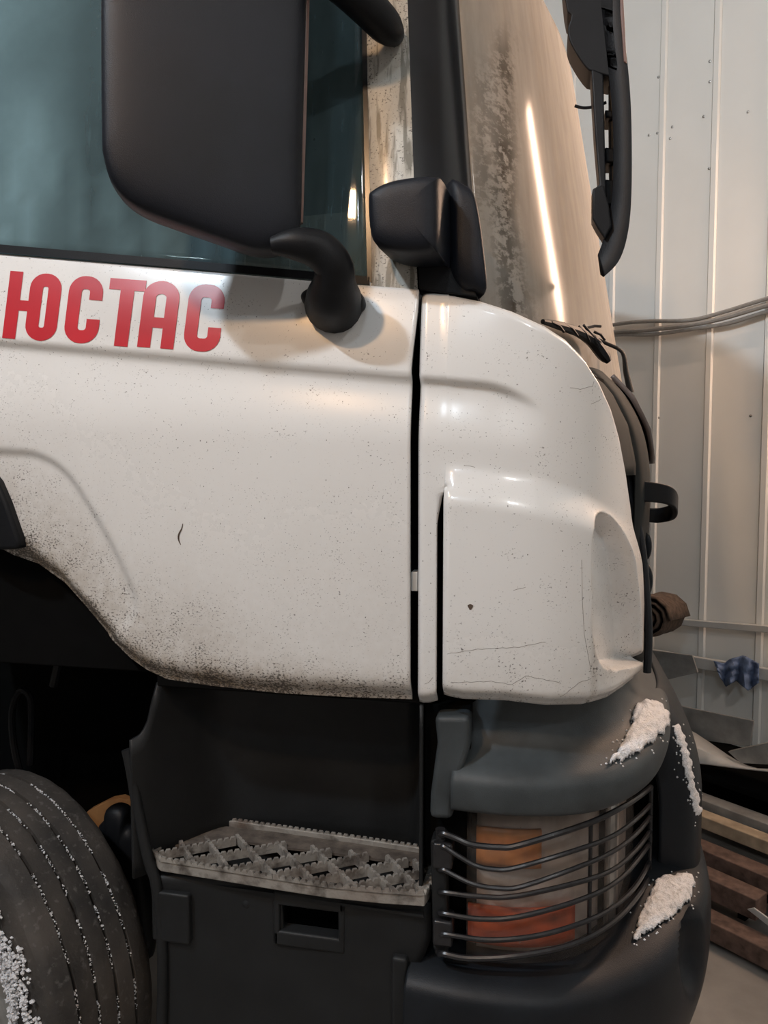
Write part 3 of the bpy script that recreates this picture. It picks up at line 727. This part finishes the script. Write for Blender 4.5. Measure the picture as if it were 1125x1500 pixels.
# ---- bumper: lower body
LP = smooth([(-.010, -.030), (.14, -.040), (.29, -.022), (.42, .045), (.54, .14), (.63, .27), (.685, .43), (.712, .75), (.72, 1.15)], 16)
lprof = [(v.x, v.y) for v in smooth([(.20, .815), (.12, .80), (.06, .785), (.025, .772), (.004, .755), (-.004, .73), (-.006, .68), (-.004, .60), (.008, .52), (.035, .43), (.075, .34)], 4)]
P = sweep(LP, lprof, lambda u: .06*ss(.35, .75, u))
FOG = (1014, 1395)
for c in P:
    for q in c:
        if q.y < 1:
            x, y = proj(q); e = math.hypot((x-FOG[0])/17, (y-FOG[1])/62)
            if e < 1.2: q.x -= .035*(1-ss(.6, 1.15, e)); q.y += .02*(1-ss(.6, 1.15, e))
lowb = grid('bumper_lower', P, M_GREY, TR, solid=.008)
LT = bvh(lowb)
capP = [Vector(q) for q in P[0]]
prism('bumper_end_cap', capP+[Vector((capP[0].x, capP[0].y, .33))], (.012, 0, 0), M_GREY, lowb, bevel=0)
# front column of the bumper beside the headlight
CO = smooth([(.560, .405), (.625, .415), (.668, .47), (.695, .60), (.708, .85), (.712, 1.15)], 5)
crow = [(.80, 0), (.95, 0), (1.04, -.004), (1.12, -.022), (1.19, -.055), (1.25, -.092), (1.275, -.12)]
P = [[Vector((p.x+dx, p.y, z)) for z, dx in smooth(crow, 3)] for p in CO]
P += [[Vector((q.x, 2.30-q.y, q.z)) for q in c] for c in reversed(P[:-1])]
colm = grid('bumper_front', P, M_GREY, TR, solid=.008); COT = bvh(colm)
# ---- headlight
HL = smooth([(.075, .045), (.20, .040), (.30, .065), (.385, .125), (.45, .21), (.49, .32), (.50, .40)], 8)
def hsurf(off, z0, z1, a, b, nz=6):
    P = []
    for i in range(int(a*(len(HL)-1)), int(b*(len(HL)-1))+1):
        p, nm, u = plan_frame(HL, i); P.append([Vector((p.x-nm.x*off, p.y-nm.y*off, lerp(z0, z1, j/nz)+.05*ss(.35, 1, u))) for j in range(nz+1)])
    return P
hl = grid('headlight', hsurf(.045, .76, 1.16, 0, 1), M_DARK, TR, solid=.01)
grid('reflector', hsurf(.030, .80, 1.10, .10, .60), M_LENSW, hl, solid=.006)
grid('reflector', hsurf(.022, .80, 1.12, .66, .93), M_LENSW, hl, solid=.006)
grid('indicator', hsurf(.018, .99, 1.075, .10, .30), M_AMBER, hl, solid=.008)
grid('side_marker', hsurf(.018, .815, .90, .08, .44), M_ORANGE, hl, solid=.008)
grid('lamp_bezel', hsurf(.006, .80, 1.12, .60, .66), M_CHROME, hl, solid=.008)
grid('cover_glass', hsurf(.0, .79, 1.115, .07, .60), M_COVER, hl, solid=.004)
grid('cover_glass', hsurf(.004, .79, 1.125, .67, .94), M_COVER, hl, solid=.004)
# ---- headlight guard
GPn = smooth([(.060, .0), (.075, -.012), (.15, -.012), (.25, .0), (.345, .045), (.42, .115), (.475, .20), (.515, .30), (.535, .38)], 8)
gpx = [proj((p.x, p.y, .95))[0] for p in GPn]
BARS_S = {}
def gz(i, tab):
    k = id(tab)
    if k not in BARS_S: BARS_S[k] = [(v.x, v.y) for v in smooth(tab, 5)]
    tab = BARS_S[k]
    return zat(GPn[i].x, GPn[i].y, interp(tab, gpx[i]))
BARS = [[(650, 1221), (668, 1228), (690, 1237), (730, 1241), (760, 1238), (860, 1206), (920, 1176), (965, 1143)],
        [(650, 1240), (690, 1265), (720, 1273), (760, 1270), (880, 1232), (930, 1200), (965, 1164)],
        [(650, 1274), (690, 1294), (730, 1301), (770, 1297), (880, 1256), (930, 1222), (962, 1182)],
        [(650, 1307), (700, 1313), (760, 1312), (880, 1282), (930, 1246), (962, 1202)],
        [(650, 1338), (700, 1346), (760, 1343), (850, 1318), (910, 1286), (962, 1222)],
        [(650, 1368), (720, 1377), (800, 1368), (880, 1340), (930, 1300), (962, 1242)],
        [(650, 1397), (690, 1404), (760, 1400), (840, 1383), (900, 1350), (940, 1305), (962, 1262)]]
gd = thing_guard = None
guard = ob('headlight_guard', *tube_mesh([Vector((GPn[1].x, GPn[1].y+.012, gz(1, BARS[0])+.004)), Vector((GPn[1].x, GPn[1].y+.012, gz(1, BARS[6])-.004))], .011, 10), M_BAR, TR)
for k, tab in enumerate(BARS):
    tube('guard_bar', [Vector((GPn[i].x, GPn[i].y, gz(i, tab))) for i in range(1, len(GPn))], .0062 if k in (0, 6) else .0052, M_BAR, guard, n=8)
i = min(range(len(gpx)), key=lambda q: abs(gpx[q]-869))
tube('guard_upright', [Vector((GPn[i].x-.004, GPn[i].y+.004, gz(i, BARS[0]))), Vector((GPn[i].x-.004, GPn[i].y+.004, gz(i, BARS[6])))], .0045, M_BAR, guard, n=8)
i = len(GPn)-2
tube('guard_upright', [Vector((GPn[i].x, GPn[i].y, gz(i, BARS[0]))), Vector((GPn[i].x, GPn[i].y, gz(i, BARS[6])))], .006, M_BAR, guard, n=8)
for y in (1252, 1365):
    c = PY(655, y, .0); box('guard_clamp', (c.x-.03, -.012, c.z-.028), (c.x+.012, .04, c.z+.028), M_BAR, guard, bevel=.006)
prism('guard_post', [PY(x, y, .0) for x, y in [(630, 1232), (652, 1228), (656, 1400), (634, 1392)]], (0, .05, 0), M_STEPP, guard, bevel=.006)

# ---- step well
WP = smooth([(-.655, .0), (-.63, .035), (-.585, .115), (-.52, .205), (-.42, .245), (-.2, .252), (-.06, .25), (-.012, .20), (.012, .10), (.022, .02)], 6)
P = []
for p in WP:
    px = proj((p.x, p.y, 1.2))[0]; zt = 1.345 if px > 226 else zat(p.x, p.y, interp([(186, 1086), (205, 1075), (214, 1062), (220, 1040), (226, 1012)], px))
    P.append([Vector((p.x, p.y, lerp(.90, zt, j/8))) for j in range(9)])
grid('step_well', P, M_STEPP, TR, solid=.008)
box('well_top', (-.60, .03, 1.345), (.02, .30, 1.375), M_DARK, TR)
# lower step panel with a hole
TZ = zat(PY(400, 1283, -.01).x, -.01, 1283)
ZP = .895
out = [(224, 1285), (640, 1322), (612, 1400), (606, 1545), (236, 1545), (240, 1400)]
hx0, hx1, hy0, hy1 = 412, 500, 1318, 1370
def lp(x, y): 
    b = 0.03+.02*ss(300, 230, x)*0
    return PY(x, y, b)
xsL = lambda y: interp([(1280, 224), (1400, 240), (1560, 236)], y)
xsR = lambda y: interp([(1280, 632), (1385, 632), (1400, 610), (1560, 600)], y)
cols = 24; ys = [1278, 1290, 1304, hy0, 1330, 1344, 1358, hy1, 1390, 1420, 1460, 1500, 1545]
P = []
for i in range(cols+1):
    c = []
    for y in ys:
        x = lerp(xsL(y), xsR(y), i/cols); p = lp(x, y)
        p.z = min(p.z, TZ-.036-.002*ys.index(y)); c.append(p+Vector((0, .012*math.sin(x*.02)*.4, 0)))
    P.append(c)
hole = lambda i, j: 11 <= i <= 15 and 3 <= j <= 6
spn = grid('step_panel', P, M_STEPP, TR, skip=hole, solid=.012)
a = lp(405, 1312); b = lp(508, 1376)
for nm, lo, hi in (('hole_rim', (404, 1312), (508, 1319)), ('hole_rim', (404, 1370), (508, 1377)), ('hole_rim', (404, 1312), (413, 1377)), ('hole_rim', (498, 1312), (508, 1377))):
    A, B = lp(lo[0], hi[1]), lp(hi[0], lo[1]); box(nm, (A.x, .012, A.z), (B.x, .05, B.z), M_STEPP, spn, bevel=.006)
A, B = lp(404, 1377), lp(508, 1312); box('hole_back', (A.x, .10, A.z), (B.x, .12, B.z), M_DARK, spn)
A, B = lp(232, 1366), lp(285, 1302); box('clip', (A.x, .0, A.z), (B.x, .035, B.z), M_STEPP, spn, bevel=.006)
A, B = lp(577, 1500), lp(600, 1392); box('ridge_block', (A.x, -.002, A.z), (B.x, .03, B.z), M_STEPP, spn, bevel=.008)
for x, y in ((362, 1322), (530, 1348)):
    c = lp(x, y); tube('bolt', [c+Vector((0, .01, 0)), c+Vector((0, -.008, 0)), c+Vector((0, -.011, 0))], [.010, .010, .005], M_STEPP, spn, n=8)
tube('edge_tube', [PY(x, y, .01) for x, y in [(186, 1098), (192, 1125), (203, 1190), (218, 1260), (230, 1300), (238, 1400), (236, 1545)]], .013, M_STEPP, spn, n=10, sm=4)
# ---- step tread: plate, rim and serrated grate bars
TZ = zat(PY(400, 1283, -.01).x, -.01, 1283)
def TP(x, y, z=TZ): return PZ(x, y, TZ)+Vector((0, 0, z-TZ))
rim = [(222, 1246), (240, 1226), (265, 1207), (292, 1198), (340, 1201), (430, 1214), (530, 1228), (632, 1243), (634, 1270), (630, 1296), (622, 1308), (560, 1304), (480, 1296), (400, 1284), (300, 1268), (235, 1258)]
rim = [TP(x, y) for x, y in rim]
def serr(name, a, b, hgt, th, parent, teeth=.015):
    a, b = Vector(a), Vector(b); L = (b-a).length; n = max(2, int(L/teeth)); d = (b-a)/n; s_ = Vector((0, 0, 1)).cross(d).normalized()*th/2
    V, Fc = [], []
    for k in range(n):
        for t, top in ((.0, -.004), (.2, .002), (.75, .002), (.95, -.004)):
            p = a+d*(k+t); i0 = len(V)
            V += [p+s_+Vector((0, 0, top)), p-s_+Vector((0, 0, top)), p-s_-Vector((0, 0, hgt)), p+s_-Vector((0, 0, hgt))]
            if i0: Fc += [(i0-4+q, i0-4+(q+1) % 4, i0+(q+1) % 4, i0+q) for q in range(4)]
    Fc += [(0, 1, 2, 3), tuple(len(V)-4+q for q in range(4))]
    return ob(name, V, Fc, M_STEP, parent, sharp=25)
cen = sum(rim, Vector())/len(rim)
# rim wall
V, Fc = [], []; N = len(rim)
for p in rim:
    q = cen+(p-cen)*.955
    V += [p, q, q-Vector((0, 0, .028)), p-Vector((0, 0, .030))]
for i in range(N): Fc += [(4*i+k, 4*i+(k+1) % 4, 4*((i+1) % N)+(k+1) % 4, 4*((i+1) % N)+k) for k in range(4)]
tread = ob('step_tread', V, Fc, M_STEP, TR, bevel=.003)
# solid back plate
bk = [TP(x, y, TZ-.012) for x, y in [(240, 1228), (265, 1208), (292, 1199), (430, 1215), (632, 1244), (633, 1262), (520, 1246), (420, 1234), (330, 1222), (262, 1232)]]
prism('back_plate', bk, (0, 0, -.006), M_STEPD, tread, bevel=0)
# serrated edge all round
for i in range(N): serr('rim_teeth', rim[i]+Vector((0, 0, .003)), rim[(i+1) % N]+Vector((0, 0, .003)), .008, .006, tread)
for a, b in (((264, 1231), (284, 1262)), ((300, 1224), (336, 1272)), ((346, 1222), (404, 1283)), ((404, 1232), (462, 1291)), ((456, 1238), (522, 1299)), ((512, 1245), (578, 1304)), ((566, 1252), (618, 1304)), ((606, 1258), (632, 1288))):
    serr('grate_bar', TP(*a), TP(*b), .020, .0075, tread)
for a, b in (((232, 1248), (346, 1226)), ((262, 1260), (420, 1233)), ((330, 1271), (486, 1243)), ((386, 1281), (540, 1249)), ((448, 1289), (598, 1257)), ((506, 1297), (632, 1270)), ((570, 1303), (632, 1288))):
    serr('grate_bar', TP(*a), TP(*b), .020, .0075, tread)
under = [TP(x, y, TZ-.055) for x, y in [(240, 1252), (300, 1205), (632, 1245), (620, 1304)]]
prism('step_underside', under, (0, 0, -.006), M_STEPP, tread, bevel=0)

# ---- front wheel, steered towards the viewer's side
WC = Vector((-1.2, .2, .49)); th = math.radians(20); wf_ = Vector((math.cos(th), -math.sin(th), 0)); wa = Vector((math.sin(th), math.cos(th), 0))
def ring(prof, mat, name, parent, n=96, jit=0, sharp=35):
    V, Fc = [], []; m = len(prof)
    for k in range(n):
        a = 2*math.pi*k/n
        for q, (o, r) in enumerate(prof):
            oo = o+(jit*noise.noise((k*.9, q*3.1, 0)) if jit else 0)
            V.append(WC+wf_*(r*math.cos(a))+Vector((0, 0, r*math.sin(a)))+wa*oo)
    for k in range(n): Fc += [(k*m+j, k*m+j+1, ((k+1) % n)*m+j+1, ((k+1) % n)*m+j) for j in range(m-1)]
    return ob(name, V, Fc, mat, parent, sharp=sharp)
g = lambda c, wd=.005: [(c-wd, .488), (c-wd*.8, .474), (c+wd*.8, .474), (c+wd, .488)]
tp = [(-.115, .285), (-.135, .32), (-.148, .38), (-.150, .42), (-.146, .455), (-.140, .472), (-.130, .481), (-.118, .485)]
for c in (-.078, -.026, .026, .078): tp += [(c-.012, .489 if abs(c) < .05 else .487)]+g(c)+[(c+.012, .489 if abs(c) < .05 else .487)]
tp += [(.118, .485), (.130, .481), (.140, .472), (.150, .42), (.135, .32), (.115, .285)]
tyre = ring(tp, M_TYRE, 'wheel', TR, 128, .0035, 30)
ring([(-.118, .295), (-.125, .27), (-.10, .25), (-.03, .235), (-.02, .10), (-.045, .07), (-.05, .001)], M_CHROME, 'rim', tyre, 48)
for c in (-.078, -.026, .026, .078):       # packed snow in the grooves
    V = []; Fc = []; rr = random.Random(int(c*1000)+200)
    for k in range(520):
        a = rr.uniform(-.5, 2.3); 
        if noise.noise((a*7, c*40, 0)) < -.12: continue
        p = WC+wf_*(.4845*math.cos(a))+Vector((0, 0, .4845*math.sin(a)))+wa*(c+rr.uniform(-.004, .004)); s_ = rr.uniform(.001, .0032); n0 = len(V)
        V += [p+Vector(q)*s_ for q in ((1, 0, 0), (-1, 0, 0), (0, 1, 0), (0, -1, 0), (0, 0, 1), (0, 0, -1))]
        Fc += [tuple(n0+q for q in f) for f in ((0, 2, 4), (2, 1, 4), (1, 3, 4), (3, 0, 4), (2, 0, 5), (1, 2, 5), (3, 1, 5), (0, 3, 5))]
    o = ob('groove_snow', V, Fc, M_SNOW, tyre); o['kind'] = 'stuff'
V = []; Fc = []; rr = random.Random(5)      # snow caked on the sidewall
for k in range(5200):
    a = rr.uniform(-.9, 2.2); r_ = rr.uniform(.30, .452); 
    if r_ > .425 and noise.noise((a*12, r_*30, 2)) < 0: continue
    if noise.noise((a*9, r_*25, 7)) < -.28: continue
    o_ = interp([(.285, -.117), (.32, -.137), (.38, -.150), (.42, -.152), (.455, -.148)], r_)
    p = WC+wf_*(r_*math.cos(a))+Vector((0, 0, r_*math.sin(a)))+wa*(o_-rr.uniform(0, .012)); s_ = rr.uniform(.002, .0075); n0 = len(V)
    V += [p+Vector(q)*s_*rr.uniform(.6, 1.2) for q in ((1, 0, 0), (-1, 0, 0), (0, 1, 0), (0, -1, 0), (0, 0, 1), (0, 0, -1))]
    Fc += [tuple(n0+q for q in f) for f in ((0, 2, 4), (2, 1, 4), (1, 3, 4), (3, 0, 4), (2, 0, 5), (1, 2, 5), (3, 1, 5), (0, 3, 5))]
o = ob('sidewall_snow', V, Fc, M_SNOW, tyre); o['kind'] = 'stuff'
# wheel housing and chassis in the dark behind
box('wheel_housing', (-2.0, .62, .30), (-.60, .66, 1.75), M_DARK, TR)
box('housing_front', (-.64, .10, .55), (-.60, .64, 1.36), M_DARK, TR)
box('chassis_rail', (-2.0, .66, .55), (.45, .80, .85), M_DARK, TR)
box('undercarriage', (-.58, .30, .45), (.40, .60, 1.30), M_DARK, TR)
tube('air_hose', [PY(x, y, .40) for x, y in [(30, 1135), (20, 1090), (18, 1040), (30, 1012), (44, 1022), (46, 1060), (44, 1120)]], .010, M_BLACK, TR, n=8, sm=5)
puff('black_canister', smooth([PY(x, y, .46) for x, y in [(148, 1212), (158, 1196), (160, 1182), (174, 1177), (188, 1184), (192, 1204), (206, 1218), (222, 1300), (224, 1400), (170, 1400), (160, 1260)]], 3, True), (0, -1, 0), .05, .04, M_BLACK, TR, power=3)  # bottle-shaped black canister behind the wheel, attached to the truck
tube('linkage_rod', [PY(x, y, .40) for x, y in [(100, 900), (90, 950), (78, 1005)]], .012, M_STEPP, TR, n=8)

# ================================================================== SNOW ON THE BUMPER
def snow(label, poly, tree, hmax, st=2.2, seed=0):
    poly = smooth(poly, 4, True); poly = [(p.x, p.y) for p in poly]
    x0, x1 = min(p[0] for p in poly)-4, max(p[0] for p in poly)+4; y0, y1 = min(p[1] for p in poly)-4, max(p[1] for p in poly)+4
    nx, ny = int((x1-x0)/st), int((y1-y0)/st); idx = {}; V, Fc = [], []
    for i in range(nx+1):
        for j in range(ny+1):
            x, y = x0+i*st, y0+j*st; sd = sd_poly(poly, x, y)+5*noise.noise((x*.12, y*.12, seed))
            if sd < 0: continue
            p, n = cast(tree, x, y)
            if p is None: continue
            if n.dot(ray(x, y)) > 0: n = -n
            hh = hmax*min(1, sd/12)**.6*(1+.30*noise.fractal((x*.11, y*.11, seed+3), 1, 2, 4))+.0015
            idx[i, j] = len(V); V.append(p+(n*.6+Vector((0, 0, .5)))*hh)
    for (i, j) in idx:
        q = [(i, j), (i+1, j), (i+1, j+1), (i, j+1)]
        if all(k in idx for k in q): Fc.append(tuple(idx[k] for k in q))
    V0 = len(V); rr = random.Random(seed)
    for k in range(170):
        x, y = rr.uniform(x0-14, x1+6), rr.uniform(y0, y1+12); sd = sd_poly(poly, x, y)
        if not -14 < sd < 6 or rr.random() < max(0, -sd)/15: continue
        p, n = cast(tree, x, y)
        if p is None: continue
        s_ = rr.uniform(.0005, .0018); n0 = len(V)
        V += [p+Vector(q)*s_ for q in ((1, 0, 0), (-1, 0, 0), (0, 1, 0), (0, -1, 0), (0, 0, 1), (0, 0, -1))]
        Fc += [tuple(n0+q for q in f) for f in ((0, 2, 4), (2, 1, 4), (1, 3, 4), (3, 0, 4), (2, 0, 5), (1, 2, 5), (3, 1, 5), (0, 3, 5))]
    o = ob('snow_patch', V, Fc, M_SNOW, None, sharp=80, solid=.004)
    return tag(recentre(o), label, 'snow')
snow('patch of white snow lying on the upper brow of the bumper', [(890, 1119), (908, 1092), (922, 1062), (928, 1036), (945, 1027), (965, 1030), (979, 1048), (976, 1070), (955, 1092), (925, 1112)], BT, .016, seed=1)
snow('patch of white snow on the lower bumper ledge below the headlight guard', [(925, 1378), (935, 1345), (950, 1310), (962, 1290), (985, 1282), (1010, 1281), (1018, 1300), (1005, 1328), (975, 1352), (945, 1372)], LT, .014, seed=2)
snow('thin frosty snow streak down the front edge of the bumper', [(985, 1066), (996, 1064), (1008, 1100), (1016, 1140), (1026, 1180), (1026, 1196), (1016, 1190), (1006, 1150), (996, 1105)], COT, .006, st=1.2, seed=5)

# ================================================================== ALONG THE CLAD WALL
def wbar(name, a, b, h, depth, off, mat, label, cat, group=None):
    A, B = PW(*a, off), PW(*b, off); d = (B-A).normalized(); A2, B2 = A-d*.0, B+d*1.2
    up = Vector((0, 0, h)); V = [A2, B2, B2-up, A2-up]; V += [v-HN*depth for v in V]
    o = ob(name, V, [(0, 1, 2, 3), (7, 6, 5, 4), (0, 4, 5, 1), (1, 5, 6, 2), (2, 6, 7, 3), (3, 7, 4, 0)], mat, None, bevel=.004)
    return tag(recentre(o), label, cat, group)
wbar('wall_rail', (930, 902), (1125, 917), .035, .03, .05, M_SHEET, 'pale metal rail fixed to the clad wall beside the rolled mat', 'rail')
wbar('wall_rail', (930, 948), (1125, 980), .06, .03, .07, M_SHEET, 'wider pale metal rail on the clad wall where the blue rag hangs', 'rail')
def cable(label, pts, r, off):
    q = smooth([PW(x, y, off) for x, y in pts], 6); V, Fc = tube_mesh(q, r, 8)
    tag(recentre(ob('wall_cable', V, Fc, M_CABLE)), label, 'cable', 'grey cables slung along the clad wall')
cable('uppermost grey cable slung along the clad wall above its neighbours', [(800, 500), (888, 478), (940, 471), (1010, 469), (1060, 457), (1125, 437), (1240, 405)], .011, .035)
cable('middle grey cable slung along the clad wall between two others', [(800, 508), (890, 488), (950, 483), (1010, 476), (1060, 466), (1125, 447), (1240, 418)], .013, .05)
cable('lowest grey cable slung along the clad wall', [(800, 512), (890, 492), (955, 490), (1015, 482), (1070, 473), (1125, 456), (1240, 428)], .010, .04)
# rolled felt mat
a, b = PW(946, 905, .62), PW(976, 898, .30)
V, Fc = [], []; ax = (b-a); u_ = Vector((0, 0, 1)); v_ = ax.normalized().cross(u_).normalized()
for k in range(9):
    for q in range(40):
        an = q/39*7*math.pi; r_ = lerp(.118, .02, q/39)*(1+.06*noise.noise((q*.3, k*.4, 2)))
        V.append(a+ax*(k/8)*1.0+u_*r_*math.sin(an)*1.0+v_*r_*math.cos(an))
Fc = [(k*40+q, k*40+q+1, (k+1)*40+q+1, (k+1)*40+q) for k in range(8) for q in range(39)]
tag(recentre(ob('rolled_mat', V, Fc, M_MAT, None, solid=.010)), 'rolled brown felt mat resting on the wall rail', 'mat')
# blue rag
V, Fc = [], []; n_, m_ = 18, 16
top = [(1046, 968), (1060, 972), (1072, 964), (1090, 960), (1112, 972)]; bot = [(1056, 992), (1066, 1006), (1080, 996), (1096, 1012), (1112, 1000)]
for i in range(n_):
    t = i/(n_-1); x0, y0 = lerp(1046, 1112, t), interp(top, lerp(1046, 1112, t)); x1, y1 = lerp(1054, 1112, t), interp(bot, lerp(1056, 1112, t))
    for j in range(m_):
        s_ = j/(m_-1); x, y = lerp(x0, x1, s_), lerp(y0, y1, s_)
        V.append(PW(x, y, .10+.035*math.sin(t*19+s_*2)*(.4+.6*s_)+.02*noise.noise((t*6, s_*5, 1))))
Fc = [(i*m_+j, (i+1)*m_+j, (i+1)*m_+j+1, i*m_+j+1) for i in range(n_-1) for j in range(m_-1)]
tag(recentre(ob('rag', V, Fc, M_RAG, None, sharp=60, solid=.004)), 'crumpled blue rag hanging on the wall rail', 'rag')
# rack with sheets and beams
def wquad(name, pts, off, th, mat, label, cat, group=None):
    o = prism(name, [PW(x, y, f) for (x, y), f in zip(pts, off if isinstance(off, list) else [off]*len(pts))], -HN*th, mat, None, bevel=.002)
    return tag(recentre(o), label, cat, group)
wquad('sheet_offcut', [(950, 952), (1014, 960), (1022, 985), (960, 1000), (948, 985)], .30, .01, M_SHEETG, 'grey sheet metal offcut leaning below the wall rail', 'sheet')
wquad('sheet_metal', [(975, 1030), (1104, 1056), (1098, 1094), (985, 1078)], .34, .01, M_SHEETG, 'grey painted sheet panel with dark spots standing on the rack', 'sheet')
# white curved sheet
P = []
for i in range(20):
    t = i/19; x = lerp(975, 1260, t); yb = lerp(1118, 1136, t)+10*math.sin(t*2.2)-6; yt = lerp(1060, 1128, ss(0, .5, t))
    P.append([PW(x, yb, .55), PW(x, (yb+yt)/2, .50), PW(x, yt, .38)])
tag(recentre(grid('curved_sheet', P, M_SHEET, None, solid=.006)), 'bent white sheet laid along the top of the rack', 'sheet')
wquad('steel_angle', [(1066, 1101), (1125, 1088), (1200, 1080), (1200, 1118), (1125, 1120), (1085, 1118)], .45, .03, M_SHEETG, 'short grey steel angle piece lying on the white sheet', 'steel')
rk = thing('storage_rack', 'dark low steel rack along the clad wall under the beams', 'rack', H(-.7, .4, 0))
def beam(name, a, b, h, dep, off, mat, label, cat='beam', ext=.9, carried=True):
    A, B = PW(*a, off), PW(*b, off); zc = max((A.z+B.z)/2, h+.001); A.z = B.z = zc; d = (B-A).normalized(); B = B+d*ext; A = A-d*.3
    up = Vector((0, 0, h)); V = [A, B, B-up, A-up]; V += [v-HN*dep for v in V]
    o = ob(name, V, [(0, 1, 2, 3), (7, 6, 5, 4), (0, 4, 5, 1), (1, 5, 6, 2), (2, 6, 7, 3), (3, 7, 4, 0)], mat, None, bevel=.004)
    if carried:
        for dd in (-.12, (B-W0).dot(HD)+.06): hbox('rack_bearer', dd-.015, dd+.015, .10, off-.01, zc-h-.026, zc-h-.001, M_DARK, rk, .002)
    return tag(recentre(o), label, cat)
beam('steel_bar', (1028, 1176), (1125, 1203), .06, .08, .64, M_SHEETG, 'dark grey steel bar on the rack above the timber', 'bar')
beam('timber', (1030, 1200), (1125, 1229), .055, .07, .73, M_WOOD, 'pale timber length on the rack under the grey steel bar')
beam('steel_beam', (1030, 1248), (1125, 1283), .07, .09, .84, M_RUSTB, 'rusty brown beam on the rack just below the pale timber')
beam('steel_beam', (1030, 1284), (1108, 1318), .085, .09, .95, M_RUSTB, 'short rusty brown beam with a cut end on the rack', ext=0)
beam('steel_beam', (1030, 1350), (1125, 1388), .075, .09, 1.06, M_RUSTB, 'lowest rusty brown beam lying close to the floor', carried=False)
wquad('white_strip', [(1094, 1332), (1104, 1330), (1140, 1356), (1140, 1368)], .97, .008, M_SHEET, 'thin white strip poking out between the rusty beams', 'strip')
for d in (-.12, -1.55):
    for n in (.10, .50): hbox('rack_post', d-.02, d+.02, n-.02, n+.02, 0, .40, M_DARK, rk, .003)
hbox('rack_shelf', -1.6, .1, .08, .52, .40, .43, M_DARK, rk, .003)
hbox('rack_back', -1.6, .1, .05, .07, .02, .43, M_DARK, rk, .003)
# timber offcut and canister seen past the wheel
q = [PY(x, y, .56) for x, y in [(110, 1205), (130, 1187), (160, 1172), (176, 1169), (184, 1172), (196, 1168)]]
q = [Vector((q[0].x, .56, .0))]+q+[Vector((q[-1].x, .56, .0))]
tag(recentre(prism('plank', q, (0, .03, 0), M_PLANK, None, bevel=.002)), 'bare orange plank end seen behind the front wheel', 'plank')
